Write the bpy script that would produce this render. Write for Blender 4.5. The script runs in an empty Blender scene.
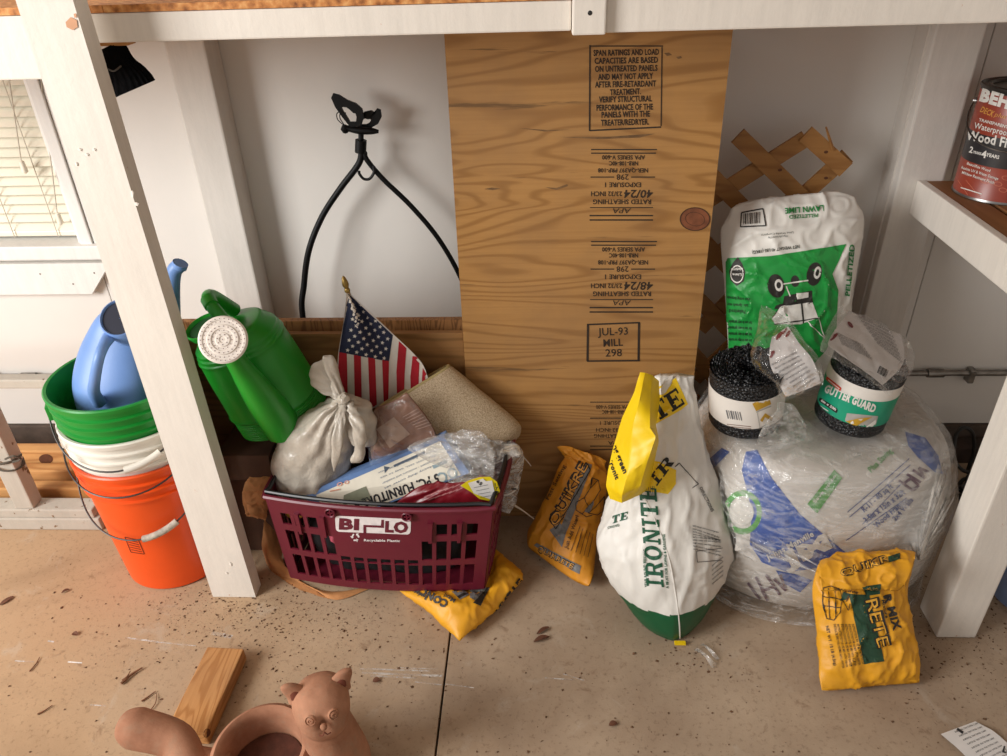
import bpy, bmesh, math, random
import numpy as np
from mathutils import Vector, Matrix, noise
from mathutils.bvhtree import BVHTree
from mathutils.geometry import tessellate_polygon

scene = bpy.context.scene
COL = scene.collection
random.seed(7)
RNG = np.random.default_rng(7)

# ---------------------------------------------------------------- camera
FPX, CX, CY, EYE = 756.0, 503.5, 378.0, 1.40          # focal length in pixels, eye height in metres
YAW = math.radians(3.3)
_d = np.array([545.0 - CX, 1600.0 - CY, FPX]); _d /= np.linalg.norm(_d)      # vertical vanishing point
_up = -_d
_fh = np.array([0, 0, 1.0]) - _up * _up[2]; _fh /= np.linalg.norm(_fh)
_r = np.cross(_fh, _up)
if _r[0] < 0: _r = -_r
ROT = np.stack([_r * math.cos(YAW) - _fh * math.sin(YAW), _fh * math.cos(YAW) + _r * math.sin(YAW), _up])
EYEP = np.array([0, 0, EYE])
cd = bpy.data.cameras.new('camera'); cam = bpy.data.objects.new('camera', cd); COL.objects.link(cam)
cd.sensor_width = 36.0; cd.lens = FPX / 1007.0 * 36.0; cd.clip_start = 0.02
_m = np.eye(4); _m[:3, 0] = ROT[:, 0]; _m[:3, 1] = -ROT[:, 1]; _m[:3, 2] = -ROT[:, 2]; _m[:3, 3] = EYEP
cam.matrix_world = Matrix(_m.tolist())
scene.camera = cam

# ---------------------------------------------------------------- light
scene.view_settings.view_transform = 'Standard'
scene.view_settings.look = 'None'
scene.view_settings.gamma = 1.0
scene.view_settings.use_curve_mapping = False
scene.view_settings.exposure = 0.0
world = bpy.data.worlds.new('overcast_sky'); scene.world = world; world.use_nodes = True
wn = world.node_tree.nodes; wn['Background'].inputs[0].default_value = (1.0, 0.99, 0.975, 1); wn['Background'].inputs[1].default_value = 0.47

def area_light(name, loc, target, sx, sy, power, col):
    l = bpy.data.lights.new(name, 'AREA'); l.shape = 'RECTANGLE'; l.size = sx; l.size_y = sy; l.energy = power; l.color = col
    o = bpy.data.objects.new(name, l); COL.objects.link(o); o.location = loc
    o.rotation_euler = (Vector(target) - Vector(loc)).to_track_quat('-Z', 'Y').to_euler()
    return o
area_light('daylight_from_open_door', (-2.85, -0.35, 1.75), (0.0, 1.6, 0.35), 1.3, 1.5, 122, (1.0, 0.992, 0.975))

# ---------------------------------------------------------------- pixel to place
def ray(px, py): return ROT @ np.array([(px - CX) / FPX, (py - CY) / FPX, 1.0])
def P(px, py, Y):
    v = ray(px, py); return EYEP + v * (Y / v[1])
def G(px, py, z=0.0):
    v = ray(px, py); return EYEP + v * ((z - EYE) / v[2])
def AX(px, py, X):
    v = ray(px, py); return EYEP + v * (X / v[0])

# ---------------------------------------------------------------- materials
def lin(r, g, b):
    f = lambda c: (c / 255 / 12.92) if c / 255 <= 0.04045 else ((c / 255 + 0.055) / 1.055) ** 2.4
    return (f(r), f(g), f(b))
def rgba(c): return (c[0], c[1], c[2], 1.0)
MATS = {}
class NT:
    def __init__(s, name):
        s.m = bpy.data.materials.new(name); s.m.use_nodes = True; s.t = s.m.node_tree; s.n = s.t.nodes; s.l = s.t.links
        s.b = s.n['Principled BSDF']; s.out = s.n['Material Output']
        tc = s.n.new('ShaderNodeTexCoord'); s.co = tc.outputs['Object']
    def map(s, sc=(1, 1, 1), rot=(0, 0, 0), loc=(0, 0, 0)):
        m = s.n.new('ShaderNodeMapping'); m.inputs['Scale'].default_value = sc; m.inputs['Rotation'].default_value = rot; m.inputs['Location'].default_value = loc
        s.l.new(s.co, m.inputs[0]); return m.outputs[0]
    def noise(s, scale, detail=3, rough=0.55, vec=None, dist=0.0):
        n = s.n.new('ShaderNodeTexNoise'); n.inputs['Scale'].default_value = scale; n.inputs['Detail'].default_value = detail
        n.inputs['Roughness'].default_value = rough; n.inputs['Distortion'].default_value = dist
        s.l.new(vec if vec is not None else s.co, n.inputs['Vector']); return n.outputs[0]
    def vor(s, scale, feat='F1', vec=None):
        n = s.n.new('ShaderNodeTexVoronoi'); n.feature = feat; n.inputs['Scale'].default_value = scale
        s.l.new(vec if vec is not None else s.co, n.inputs['Vector']); return n.outputs[0]
    def ramp(s, fac, stops, interp='LINEAR'):
        r = s.n.new('ShaderNodeValToRGB'); e = r.color_ramp.elements; r.color_ramp.interpolation = interp
        while len(e) < len(stops): e.new(0.5)
        for i, (p, c) in enumerate(stops):
            e[i].position = p; e[i].color = rgba(c) if not isinstance(c, (int, float)) else (c, c, c, 1)
        s.l.new(fac, r.inputs[0]); return r.outputs[0]
    def mix(s, fac, a, b, mode='MIX'):
        m = s.n.new('ShaderNodeMix'); m.data_type = 'RGBA'; m.blend_type = mode
        for v, i in ((fac, 0), (a, 6), (b, 7)):
            if isinstance(v, (int, float)): m.inputs[i].default_value = v
            elif isinstance(v, tuple): m.inputs[i].default_value = rgba(v)
            else: s.l.new(v, m.inputs[i])
        return m.outputs[2]
    def math(s, op, a, b=0.0):
        m = s.n.new('ShaderNodeMath'); m.operation = op
        for v, i in ((a, 0), (b, 1)):
            if isinstance(v, (int, float)): m.inputs[i].default_value = v
            else: s.l.new(v, m.inputs[i])
        return m.outputs[0]
    def bump(s, h, strength, dist=0.002):
        b = s.n.new('ShaderNodeBump'); b.inputs['Strength'].default_value = strength; b.inputs['Distance'].default_value = dist
        s.l.new(h, b.inputs['Height']); s.l.new(b.outputs[0], s.b.inputs['Normal']); return b.outputs[0]
    def fin(s, col, rough=0.5, metal=0.0, spec=0.5):
        if isinstance(col, tuple): s.b.inputs['Base Color'].default_value = rgba(col)
        else: s.l.new(col, s.b.inputs['Base Color'])
        if isinstance(rough, (int, float)): s.b.inputs['Roughness'].default_value = rough
        else: s.l.new(rough, s.b.inputs['Roughness'])
        s.b.inputs['Metallic'].default_value = metal; s.b.inputs['Specular IOR Level'].default_value = spec
        return s.m
def simple(name, col, rough=0.5, var=0.12, vs=25, bs=0, bump=0.0, metal=0.0, spec=0.5, bd=0.002):
    if name in MATS: return MATS[name]
    t = NT(name); a = tuple(col); d = tuple(c * (1 - var) for c in col)
    c = t.mix(t.ramp(t.noise(vs, 4), [(0.35, 0.0), (0.65, 1.0)]), d, a)
    if bump: t.bump(t.noise(bs or 150, 4), bump, bd)
    MATS[name] = t.fin(c, rough, metal, spec); return MATS[name]
def ink(name, col, rough=0.6): return simple('ink_' + name, col, rough, 0.15, 60)
def painted(name, col, wood=(0.35, 0.15, 0.06), chip=0.72, dirt=0.25, streak_=0.93):
    if name in MATS: return MATS[name]
    t = NT(name)
    a = t.mix(t.ramp(t.noise(3.0, 5, 0.6), [(0.3, 0.0), (0.75, 1.0)]), tuple(c * (1 - dirt) for c in col), tuple(col))
    streak = t.ramp(t.noise(6, 5, 0.7, t.map((9, 9, 0.9))), [(0.35, streak_), (0.6, 1.0)])
    a = t.mix(1.0, a, streak, 'MULTIPLY')
    spots = t.ramp(t.noise(38, 4, 0.7), [(chip, 0.0), (chip + 0.015, 1.0)])
    a = t.mix(spots, a, wood)
    h = t.mix(0.35, t.noise(55, 5, 0.65), t.noise(9, 3, 0.5, t.map((6, 6, 0.6))))
    t.bump(h, 0.35 if streak_ < 1 else 0.15, 0.003)
    MATS[name] = t.fin(a, 0.55, 0, 0.35); return MATS[name]
def wood(name, c1, c2, axis='x', freq=55, sc=1.3, stretch=5.0, dark=(0.06, 0.025, 0.01), crack=0.69, rough=0.6):
    if name in MATS: return MATS[name]
    t = NT(name)
    s1 = {'x': (0.55, stretch, stretch), 'y': (stretch, 0.55, stretch), 'z': (stretch, stretch, 0.55)}[axis]
    s2 = {'x': (3, 160, 160), 'y': (160, 3, 160), 'z': (160, 160, 3)}[axis]
    s3 = {'x': (2.2, 34, 34), 'y': (34, 2.2, 34), 'z': (34, 34, 2.2)}[axis]
    n = t.noise(sc, 3, 0.4, t.map(s1), 0.35)
    rings = t.math('SINE', t.math('MULTIPLY', n, freq * 1.0))
    a = t.mix(t.ramp(t.math('ADD', t.math('MULTIPLY', rings, 0.5), 0.5), [(0.0, 0.0), (0.6, 0.12), (1.0, 1.0)]), c2, c1)
    a = t.mix(t.math('MULTIPLY', t.ramp(t.noise(1, 4, 0.6, t.map(s2)), [(0.4, 0.0), (0.7, 1.0)]), 0.35), a, c1)
    a = t.mix(t.math('MULTIPLY', t.ramp(t.noise(2.6, 5, 0.65), [(0.35, 1.0), (0.62, 0.0)]), 0.45), a, tuple(0.6 * c + 0.25 * sum(c1) / 3 for c in c1))
    a = t.mix(t.ramp(t.noise(1.0, 5, 0.65, t.map(s3)), [(crack, 0.0), (crack + 0.06, 0.85)]), a, dark)
    t.bump(t.noise(1, 4, 0.6, t.map(s2)), 0.25, 0.002)
    MATS[name] = t.fin(a, rough, 0, 0.3); return MATS[name]
def film(name, alpha=0.25, gloss=0.35, tint=(0.9, 0.9, 0.88), rough=0.16, streak=1.0, bump=0.6, bs=30):
    if name in MATS: return MATS[name]
    t = NT(name); n, l = t.n, t.l
    tr = n.new('ShaderNodeBsdfTransparent'); tr.inputs[0].default_value = (0.97, 0.97, 0.97, 1)
    gl = n.new('ShaderNodeBsdfGlossy'); gl.inputs['Roughness'].default_value = rough; gl.inputs[0].default_value = (1, 1, 1, 1)
    df = n.new('ShaderNodeBsdfDiffuse'); df.inputs[0].default_value = rgba(tint)
    b = n.new('ShaderNodeBump'); b.inputs['Strength'].default_value = bump; b.inputs['Distance'].default_value = 0.01
    l.new(t.noise(bs, 4, 0.6, None, 0.8), b.inputs['Height'])
    for k in (gl, df): l.new(b.outputs[0], k.inputs['Normal'])
    fr = n.new('ShaderNodeFresnel'); fr.inputs[0].default_value = 1.45; l.new(b.outputs[0], fr.inputs['Normal'])
    g = t.math('MULTIPLY', fr.outputs[0], gloss * 2.5); g = t.math('MINIMUM', g, 0.36)
    hz = t.math('MULTIPLY', t.ramp(t.noise(9, 6, 0.7, t.map((1.4, 1.4, 4.5)), 1.4), [(0.46, 0.12), (0.64, 1.0)]), alpha)  # film haze, its white streaks also paint in wrinkle highlights
    m1 = n.new('ShaderNodeMixShader'); l.new(hz, m1.inputs[0]); l.new(tr.outputs[0], m1.inputs[1]); l.new(df.outputs[0], m1.inputs[2])
    m2 = n.new('ShaderNodeMixShader'); l.new(g, m2.inputs[0]); l.new(m1.outputs[0], m2.inputs[1]); l.new(gl.outputs[0], m2.inputs[2])
    l.new(m2.outputs[0], t.out.inputs['Surface'])
    MATS[name] = t.m; return t.m

# ---------------------------------------------------------------- meshes
WL = {}
def thing(name, label, cat, loc, group=None):
    o = bpy.data.objects.new(name, None); COL.objects.link(o); o.empty_display_size = 0.05
    o.location = tuple(float(c) for c in loc); WL[o.name] = np.array(loc, float)
    o['label'] = label; o['category'] = cat
    if group: o['group'] = group
    return o
def unit(v): v = np.asarray(v, float); return v / (np.linalg.norm(v) + 1e-12)
def crom(pts, n):
    """Catmull-Rom through rows of pts, n samples"""
    pts = np.asarray(pts, float); k = len(pts)
    if k == 2:
        t = np.linspace(0, 1, n)[:, None]; return pts[0] * (1 - t) + pts[1] * t
    e = np.vstack([2 * pts[0] - pts[1], pts, 2 * pts[-1] - pts[-2]])
    out = []
    for s in np.linspace(0, k - 1, n):
        i = min(int(s), k - 2); t = s - i; a, b, c, d = e[i], e[i + 1], e[i + 2], e[i + 3]
        out.append(0.5 * ((2 * b) + (-a + c) * t + (2 * a - 5 * b + 4 * c - d) * t * t + (-a + 3 * b - 3 * c + d) * t ** 3))
    return np.array(out)
class MB:
    def __init__(s): s.v = []; s.f = []; s.mi = []; s.nv = 0
    def add(s, v, f, mi=0):
        v = np.asarray(v, float).reshape(-1, 3); o = s.nv; s.v.append(v); s.nv += len(v)
        for i, q in enumerate(f):
            s.f.append(tuple(int(x) + o for x in q)); s.mi.append(mi if isinstance(mi, int) else mi[i])
        return s
    def hexa(s, c8, mi=0):
        return s.add(c8, [(0, 3, 2, 1), (4, 5, 6, 7), (0, 1, 5, 4), (1, 2, 6, 5), (2, 3, 7, 6), (3, 0, 4, 7)], mi)
    def box(s, a, b, mi=0):
        (x0, y0, z0), (x1, y1, z1) = a, b
        return s.hexa([(x0, y0, z0), (x1, y0, z0), (x1, y1, z0), (x0, y1, z0), (x0, y0, z1), (x1, y0, z1), (x1, y1, z1), (x0, y1, z1)], mi)
    def bbox(s, a, b, bev=0.004, mi=0):
        """box with chamfered edges"""
        bm = bmesh.new(); bmesh.ops.create_cube(bm, size=1)
        a = np.array(a, float); b = np.array(b, float)
        for v in bm.verts: v.co = Vector(((a + b) / 2 + np.array(v.co) * (b - a)).tolist())
        bmesh.ops.bevel(bm, geom=bm.edges[:], offset=bev, segments=2, affect='EDGES', profile=0.6)
        return s.bm(bm, mi)
    def bm(s, bm, mi=0):
        bm.verts.index_update(); s.add([tuple(v.co) for v in bm.verts], [[v.index for v in f.verts] for f in bm.faces], mi); bm.free(); return s
    def obox(s, c, ax, ay, az, bev=0.0, mi=0):
        """oriented box, half axes"""
        c, ax, ay, az = [np.asarray(q, float) for q in (c, ax, ay, az)]
        if bev <= 0:
            return s.hexa([c + i * ax + j * ay + k * az for k in (-1, 1) for i, j in ((-1, -1), (1, -1), (1, 1), (-1, 1))], mi)
        bm = bmesh.new(); bmesh.ops.create_cube(bm, size=2)
        lx, ly, lz = np.linalg.norm(ax), np.linalg.norm(ay), np.linalg.norm(az)
        for v in bm.verts: v.co = Vector((v.co.x * lx, v.co.y * ly, v.co.z * lz))
        bmesh.ops.bevel(bm, geom=bm.edges[:], offset=bev, segments=2, affect='EDGES', profile=0.6)
        for v in bm.verts: v.co = Vector((c + ax / lx * v.co.x + ay / ly * v.co.y + az / lz * v.co.z).tolist())
        return s.bm(bm, mi)
    def beam(s, p, q, w, d, side=(0, 0, 1), bev=0.0, mi=0):
        p, q = np.asarray(p, float), np.asarray(q, float); a = unit(q - p); b = unit(np.cross(a, side)); c = np.cross(a, b)
        return s.obox((p + q) / 2, (q - p) / 2, b * w / 2, c * d / 2, bev, mi)
    def prism(s, pts, vec, mi=0):
        """polygon extruded along vec"""
        pts = np.asarray(pts, float); n = len(pts); v = np.vstack([pts, pts + np.asarray(vec, float)])
        return s.add(v, [tuple(range(n))[::-1], tuple(range(n, 2 * n))] + [(i, (i + 1) % n, n + (i + 1) % n, n + i) for i in range(n)], mi)
    def grid(s, A, mi=0, closed_u=False, flip=False):
        nv, nu = A.shape[:2]; f = []
        for j in range(nv - 1):
            for i in range(nu if closed_u else nu - 1):
                k = (i + 1) % nu; q = (j * nu + i, j * nu + k, (j + 1) * nu + k, (j + 1) * nu + i)
                f.append(q[::-1] if flip else q)
        return s.add(A.reshape(-1, 3), f, mi)
    def tube(s, pts, r, n=8, sm=None, cap=True, mi=0):
        pts = np.asarray(pts, float)
        if sm: pts = crom(pts, sm)
        m = len(pts); rr = np.interp(np.linspace(0, 1, m), np.linspace(0, 1, len(r)), r) if hasattr(r, '__len__') else np.full(m, r)
        T = np.gradient(pts, axis=0); nrm = np.cross(T[0], (0.31, 0.17, 0.93)); A = np.zeros((m, n, 3))
        for i in range(m):
            t = unit(T[i]); nrm = unit(nrm - t * (nrm @ t)); b = np.cross(t, nrm)
            for k in range(n):
                w = 2 * math.pi * k / n; A[i, k] = pts[i] + rr[i] * (math.cos(w) * nrm + math.sin(w) * b)
        o = s.nv; s.grid(A, mi, True)
        if cap:
            s.f.append(tuple(range(o, o + n))[::-1]); s.f.append(tuple(range(o + (m - 1) * n, o + m * n))); s.mi += [mi, mi]
        return s
    def lathe(s, prof, c=(0, 0, 0), n=48, axis=None, xdir=None, sx=1.0, sy=1.0, mi=0, cap=(False, False), fn=None):
        """profile of (r, h) about an axis through c; mi may be a list per profile segment"""
        az = unit(axis) if axis is not None else np.array([0, 0, 1.0])
        ax = unit(np.asarray(xdir if xdir is not None else (1, 0, 0), float)); ax = unit(ax - az * (ax @ az)); ay = np.cross(az, ax)
        A = np.zeros((len(prof), n, 3)); c = np.asarray(c, float)
        for j, (r, h) in enumerate(prof):
            for k in range(n):
                w = 2 * math.pi * k / n; q = c + az * h + ax * (r * sx * math.cos(w)) + ay * (r * sy * math.sin(w))
                A[j, k] = q if fn is None else fn(q, j, w)
        o = s.nv; ml = mi if isinstance(mi, int) else [mi[j] for j in range(len(prof) - 1) for _ in range(n)]
        s.grid(A, ml, True)
        m0 = mi if isinstance(mi, int) else mi[0]; m1 = mi if isinstance(mi, int) else mi[-1]
        if cap[0]: s.f.append(tuple(range(o, o + n))[::-1]); s.mi.append(m0)
        if cap[1]: s.f.append(tuple(range(o + (len(prof) - 1) * n, o + len(prof) * n))); s.mi.append(m1)
        return s
    def loft(s, st, nv=40, nu=48, fn=None, mi=0, cap=True):
        """stations (centre, half-width vector, half-depth vector, exponent)"""
        C = crom([q[0] for q in st], nv); A1 = crom([q[1] for q in st], nv); A2 = crom([q[2] for q in st], nv); E = crom([[q[3]] for q in st], nv)[:, 0]
        A = np.zeros((nv, nu, 3))
        for j in range(nv):
            for k in range(nu):
                w = 2 * math.pi * k / nu; ca, sa = math.cos(w), math.sin(w); e = 2 / E[j]
                A[j, k] = C[j] + A1[j] * math.copysign(abs(ca) ** e, ca) + A2[j] * math.copysign(abs(sa) ** e, sa)
        if fn is not None:
            dv = np.gradient(A, axis=0); du = (np.roll(A, -1, 1) - np.roll(A, 1, 1)); N = np.cross(du, dv); N /= (np.linalg.norm(N, axis=2, keepdims=True) + 1e-12)
            B = A.copy()
            for j in range(nv):
                for k in range(nu): B[j, k] = A[j, k] + N[j, k] * fn(A[j, k], k / nu, j / (nv - 1))
            A = B
        o = s.nv; s.grid(A, mi, True); s.last = A
        if cap:
            s.f.append(tuple(range(o, o + nu))[::-1]); s.f.append(tuple(range(o + (nv - 1) * nu, o + nv * nu))); m = mi if isinstance(mi, int) else 0; s.mi += [m, m]
        return s
    def verts(s): return np.vstack(s.v)
    def bvh(s): return BVHTree.FromPolygons(s.verts().tolist(), s.f, all_triangles=False)
    def build(s, name, mat, parent=None, smooth=False, angle=40, loc=None, normals=True, kind=None, label=None):
        V = s.verts()
        if parent is not None: L = WL[parent.name]
        else: L = np.array(loc, float) if loc is not None else np.array([(V[:, 0].min() + V[:, 0].max()) / 2, (V[:, 1].min() + V[:, 1].max()) / 2, V[:, 2].min()])
        me = bpy.data.meshes.new(name); me.from_pydata((V - L).tolist(), [], s.f)
        for m in (mat if isinstance(mat, (list, tuple)) else [mat]): me.materials.append(m)
        if isinstance(mat, (list, tuple)) and len(mat) > 1: me.polygons.foreach_set('material_index', s.mi)
        if normals:
            bm = bmesh.new(); bm.from_mesh(me); bmesh.ops.recalc_face_normals(bm, faces=bm.faces[:]); bm.to_mesh(me); bm.free()
        if smooth:
            me.shade_smooth()
            if angle < 180: me.set_sharp_from_angle(angle=math.radians(angle))
        me.update()
        o = bpy.data.objects.new(name, me); COL.objects.link(o)
        if parent is not None: o.parent = parent
        else: o.location = tuple(L)
        WL[o.name] = L
        if kind: o['kind'] = kind
        if label: o['label'] = label
        return o
def tag(o, label, cat, group=None):
    o['label'] = label; o['category'] = cat
    if group: o['group'] = group
    return o

# ---------------------------------------------------------------- flat print laid onto surfaces
_TX = {}
def text_tris(s, bold=0.0, shear=0.0, cond=1.0):
    k = (s, bold, shear)
    if k not in _TX:
        c = bpy.data.curves.new('lettering', 'FONT'); c.body = s; c.size = 1.0; c.offset = bold; c.shear = shear; c.resolution_u = 2; c.space_character = 1.0 + bold * 1.5
        o = bpy.data.objects.new('lettering', c); COL.objects.link(o)
        dg = bpy.context.evaluated_depsgraph_get(); ev = o.evaluated_get(dg); me = ev.to_mesh(); me.calc_loop_triangles()
        V = np.array([tuple(v.co)[:2] for v in me.vertices]).reshape(-1, 2); T = np.array([tuple(t.vertices) for t in me.loop_triangles]).reshape(-1, 3).astype(int)
        ev.to_mesh_clear(); bpy.data.objects.remove(o); bpy.data.curves.remove(c)
        tri = V[T] if len(T) else np.zeros((0, 3, 2))
        if len(tri):
            tri[:, :, 0] -= V[:, 0].min(); tri[:, :, 0] /= max(1e-6, V[:, 0].max() - V[:, 0].min()); tri[:, :, 1] /= 0.70
        _TX[k] = tri
    return _TX[k]
class Ink:
    """print given in photo pixels, dropped onto a surface along the sight line, so that it sits on the thing itself"""
    def __init__(s, bvh, off=0.0012, step=3.0): s.b = bvh; s.off = off; s.step = step; s.t = []
    def tris(s, t): s.t.append(np.asarray(t, float).reshape(-1, 3, 2)); return s
    def poly(s, pts):
        ix = tessellate_polygon([[Vector((p[0], p[1], 0)) for p in pts]]); pts = np.asarray(pts, float)
        return s.tris([[pts[i] for i in q] for q in ix])
    def line(s, *pts, w=1.0):
        for p, q in zip(pts[:-1], pts[1:]):
            p, q = np.asarray(p, float), np.asarray(q, float); d = unit(q - p); n = np.array([d[1], -d[0]]) * w / 2
            s.poly([p + n, q + n, q - n, p - n])
        return s
    def ell(s, c, rx, ry, rot=0, n=20, inner=0.0):
        a = math.radians(rot); E = lambda k, f: (c[0] + f * (rx * math.cos(k) * math.cos(a) - ry * math.sin(k) * math.sin(a)), c[1] + f * (rx * math.cos(k) * math.sin(a) + ry * math.sin(k) * math.cos(a)))
        K = [2 * math.pi * i / n for i in range(n + 1)]
        for k0, k1 in zip(K[:-1], K[1:]):
            if inner: s.tris([[E(k0, 1), E(k1, 1), E(k1, inner)], [E(k0, 1), E(k1, inner), E(k0, inner)]])
            else: s.tris([[c, E(k0, 1), E(k1, 1)]])
        return s
    def text(s, txt, p0, p1, h, bold=0.0, shear=0.0, up=None):
        p0, p1 = np.asarray(p0, float), np.asarray(p1, float); d = p1 - p0
        u = np.asarray(up, float) if up is not None else np.array([d[1], -d[0]]) / np.linalg.norm(d) * h
        t = text_tris(txt, bold, shear); return s.tris(p0 + t[..., :1] * d + t[..., 1:] * u)
    def build(s, name, mat, parent, layer=0, label=None, sep=False):
        if sep:
            for q in s.t: k2 = Ink(s.b, s.off, s.step); k2.t = [q]; k2.build(name, mat, parent, layer, label)
            return
        T = np.concatenate(s.t) if s.t else np.zeros((0, 3, 2))
        for _ in range(14):
            e = np.stack([np.linalg.norm(T[:, (i + 1) % 3] - T[:, i], axis=1) for i in range(3)], 1); k = e.argmax(1); big = e.max(1) > s.step
            if not big.any(): break
            keep = T[~big]; B = T[big]; kb = k[big]; r = np.arange(len(B)); a, b, c = B[r, kb], B[r, (kb + 1) % 3], B[r, (kb + 2) % 3]; m = (a + b) / 2
            T = np.concatenate([keep, np.stack([a, m, c], 1), np.stack([m, b, c], 1)])
        flat = np.round(T.reshape(-1, 2), 3); U, inv = np.unique(flat, axis=0, return_inverse=True); inv = inv.reshape(-1)
        V = np.zeros((len(U), 3)); ok = np.zeros(len(U), bool); o = Vector(EYEP.tolist()); off = s.off + layer * 0.0006
        for i, (x, y) in enumerate(U):
            d = Vector(ray(x, y).tolist()).normalized(); h, n, _, _ = s.b.ray_cast(o, d)
            if h is None: continue
            if n.dot(d) > 0: n = -n
            V[i] = np.array(h + n * off - d * 0.0002); ok[i] = True
        I = inv.reshape(-1, 3); I = I[ok[I].all(1)]
        if len(I):
            e = np.stack([np.linalg.norm(V[I[:, (i + 1) % 3]] - V[I[:, i]], axis=1) for i in range(3)], 1); I = I[e.max(1) < 0.12 if s.step < 50 else e.max(1) < 9]
        if not len(I): return None
        used, inv2 = np.unique(I, return_inverse=True)
        mb = MB(); mb.add(V[used], inv2.reshape(-1, 3).tolist())
        return mb.build(name, mat, parent, normals=False, label=label, kind='stuff' if name in ('small_print', 'fine_print', 'drawing_print', 'barcode', 'pouch_print', 'receipt_print', 'navy_print', 'stars') else None)

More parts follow.
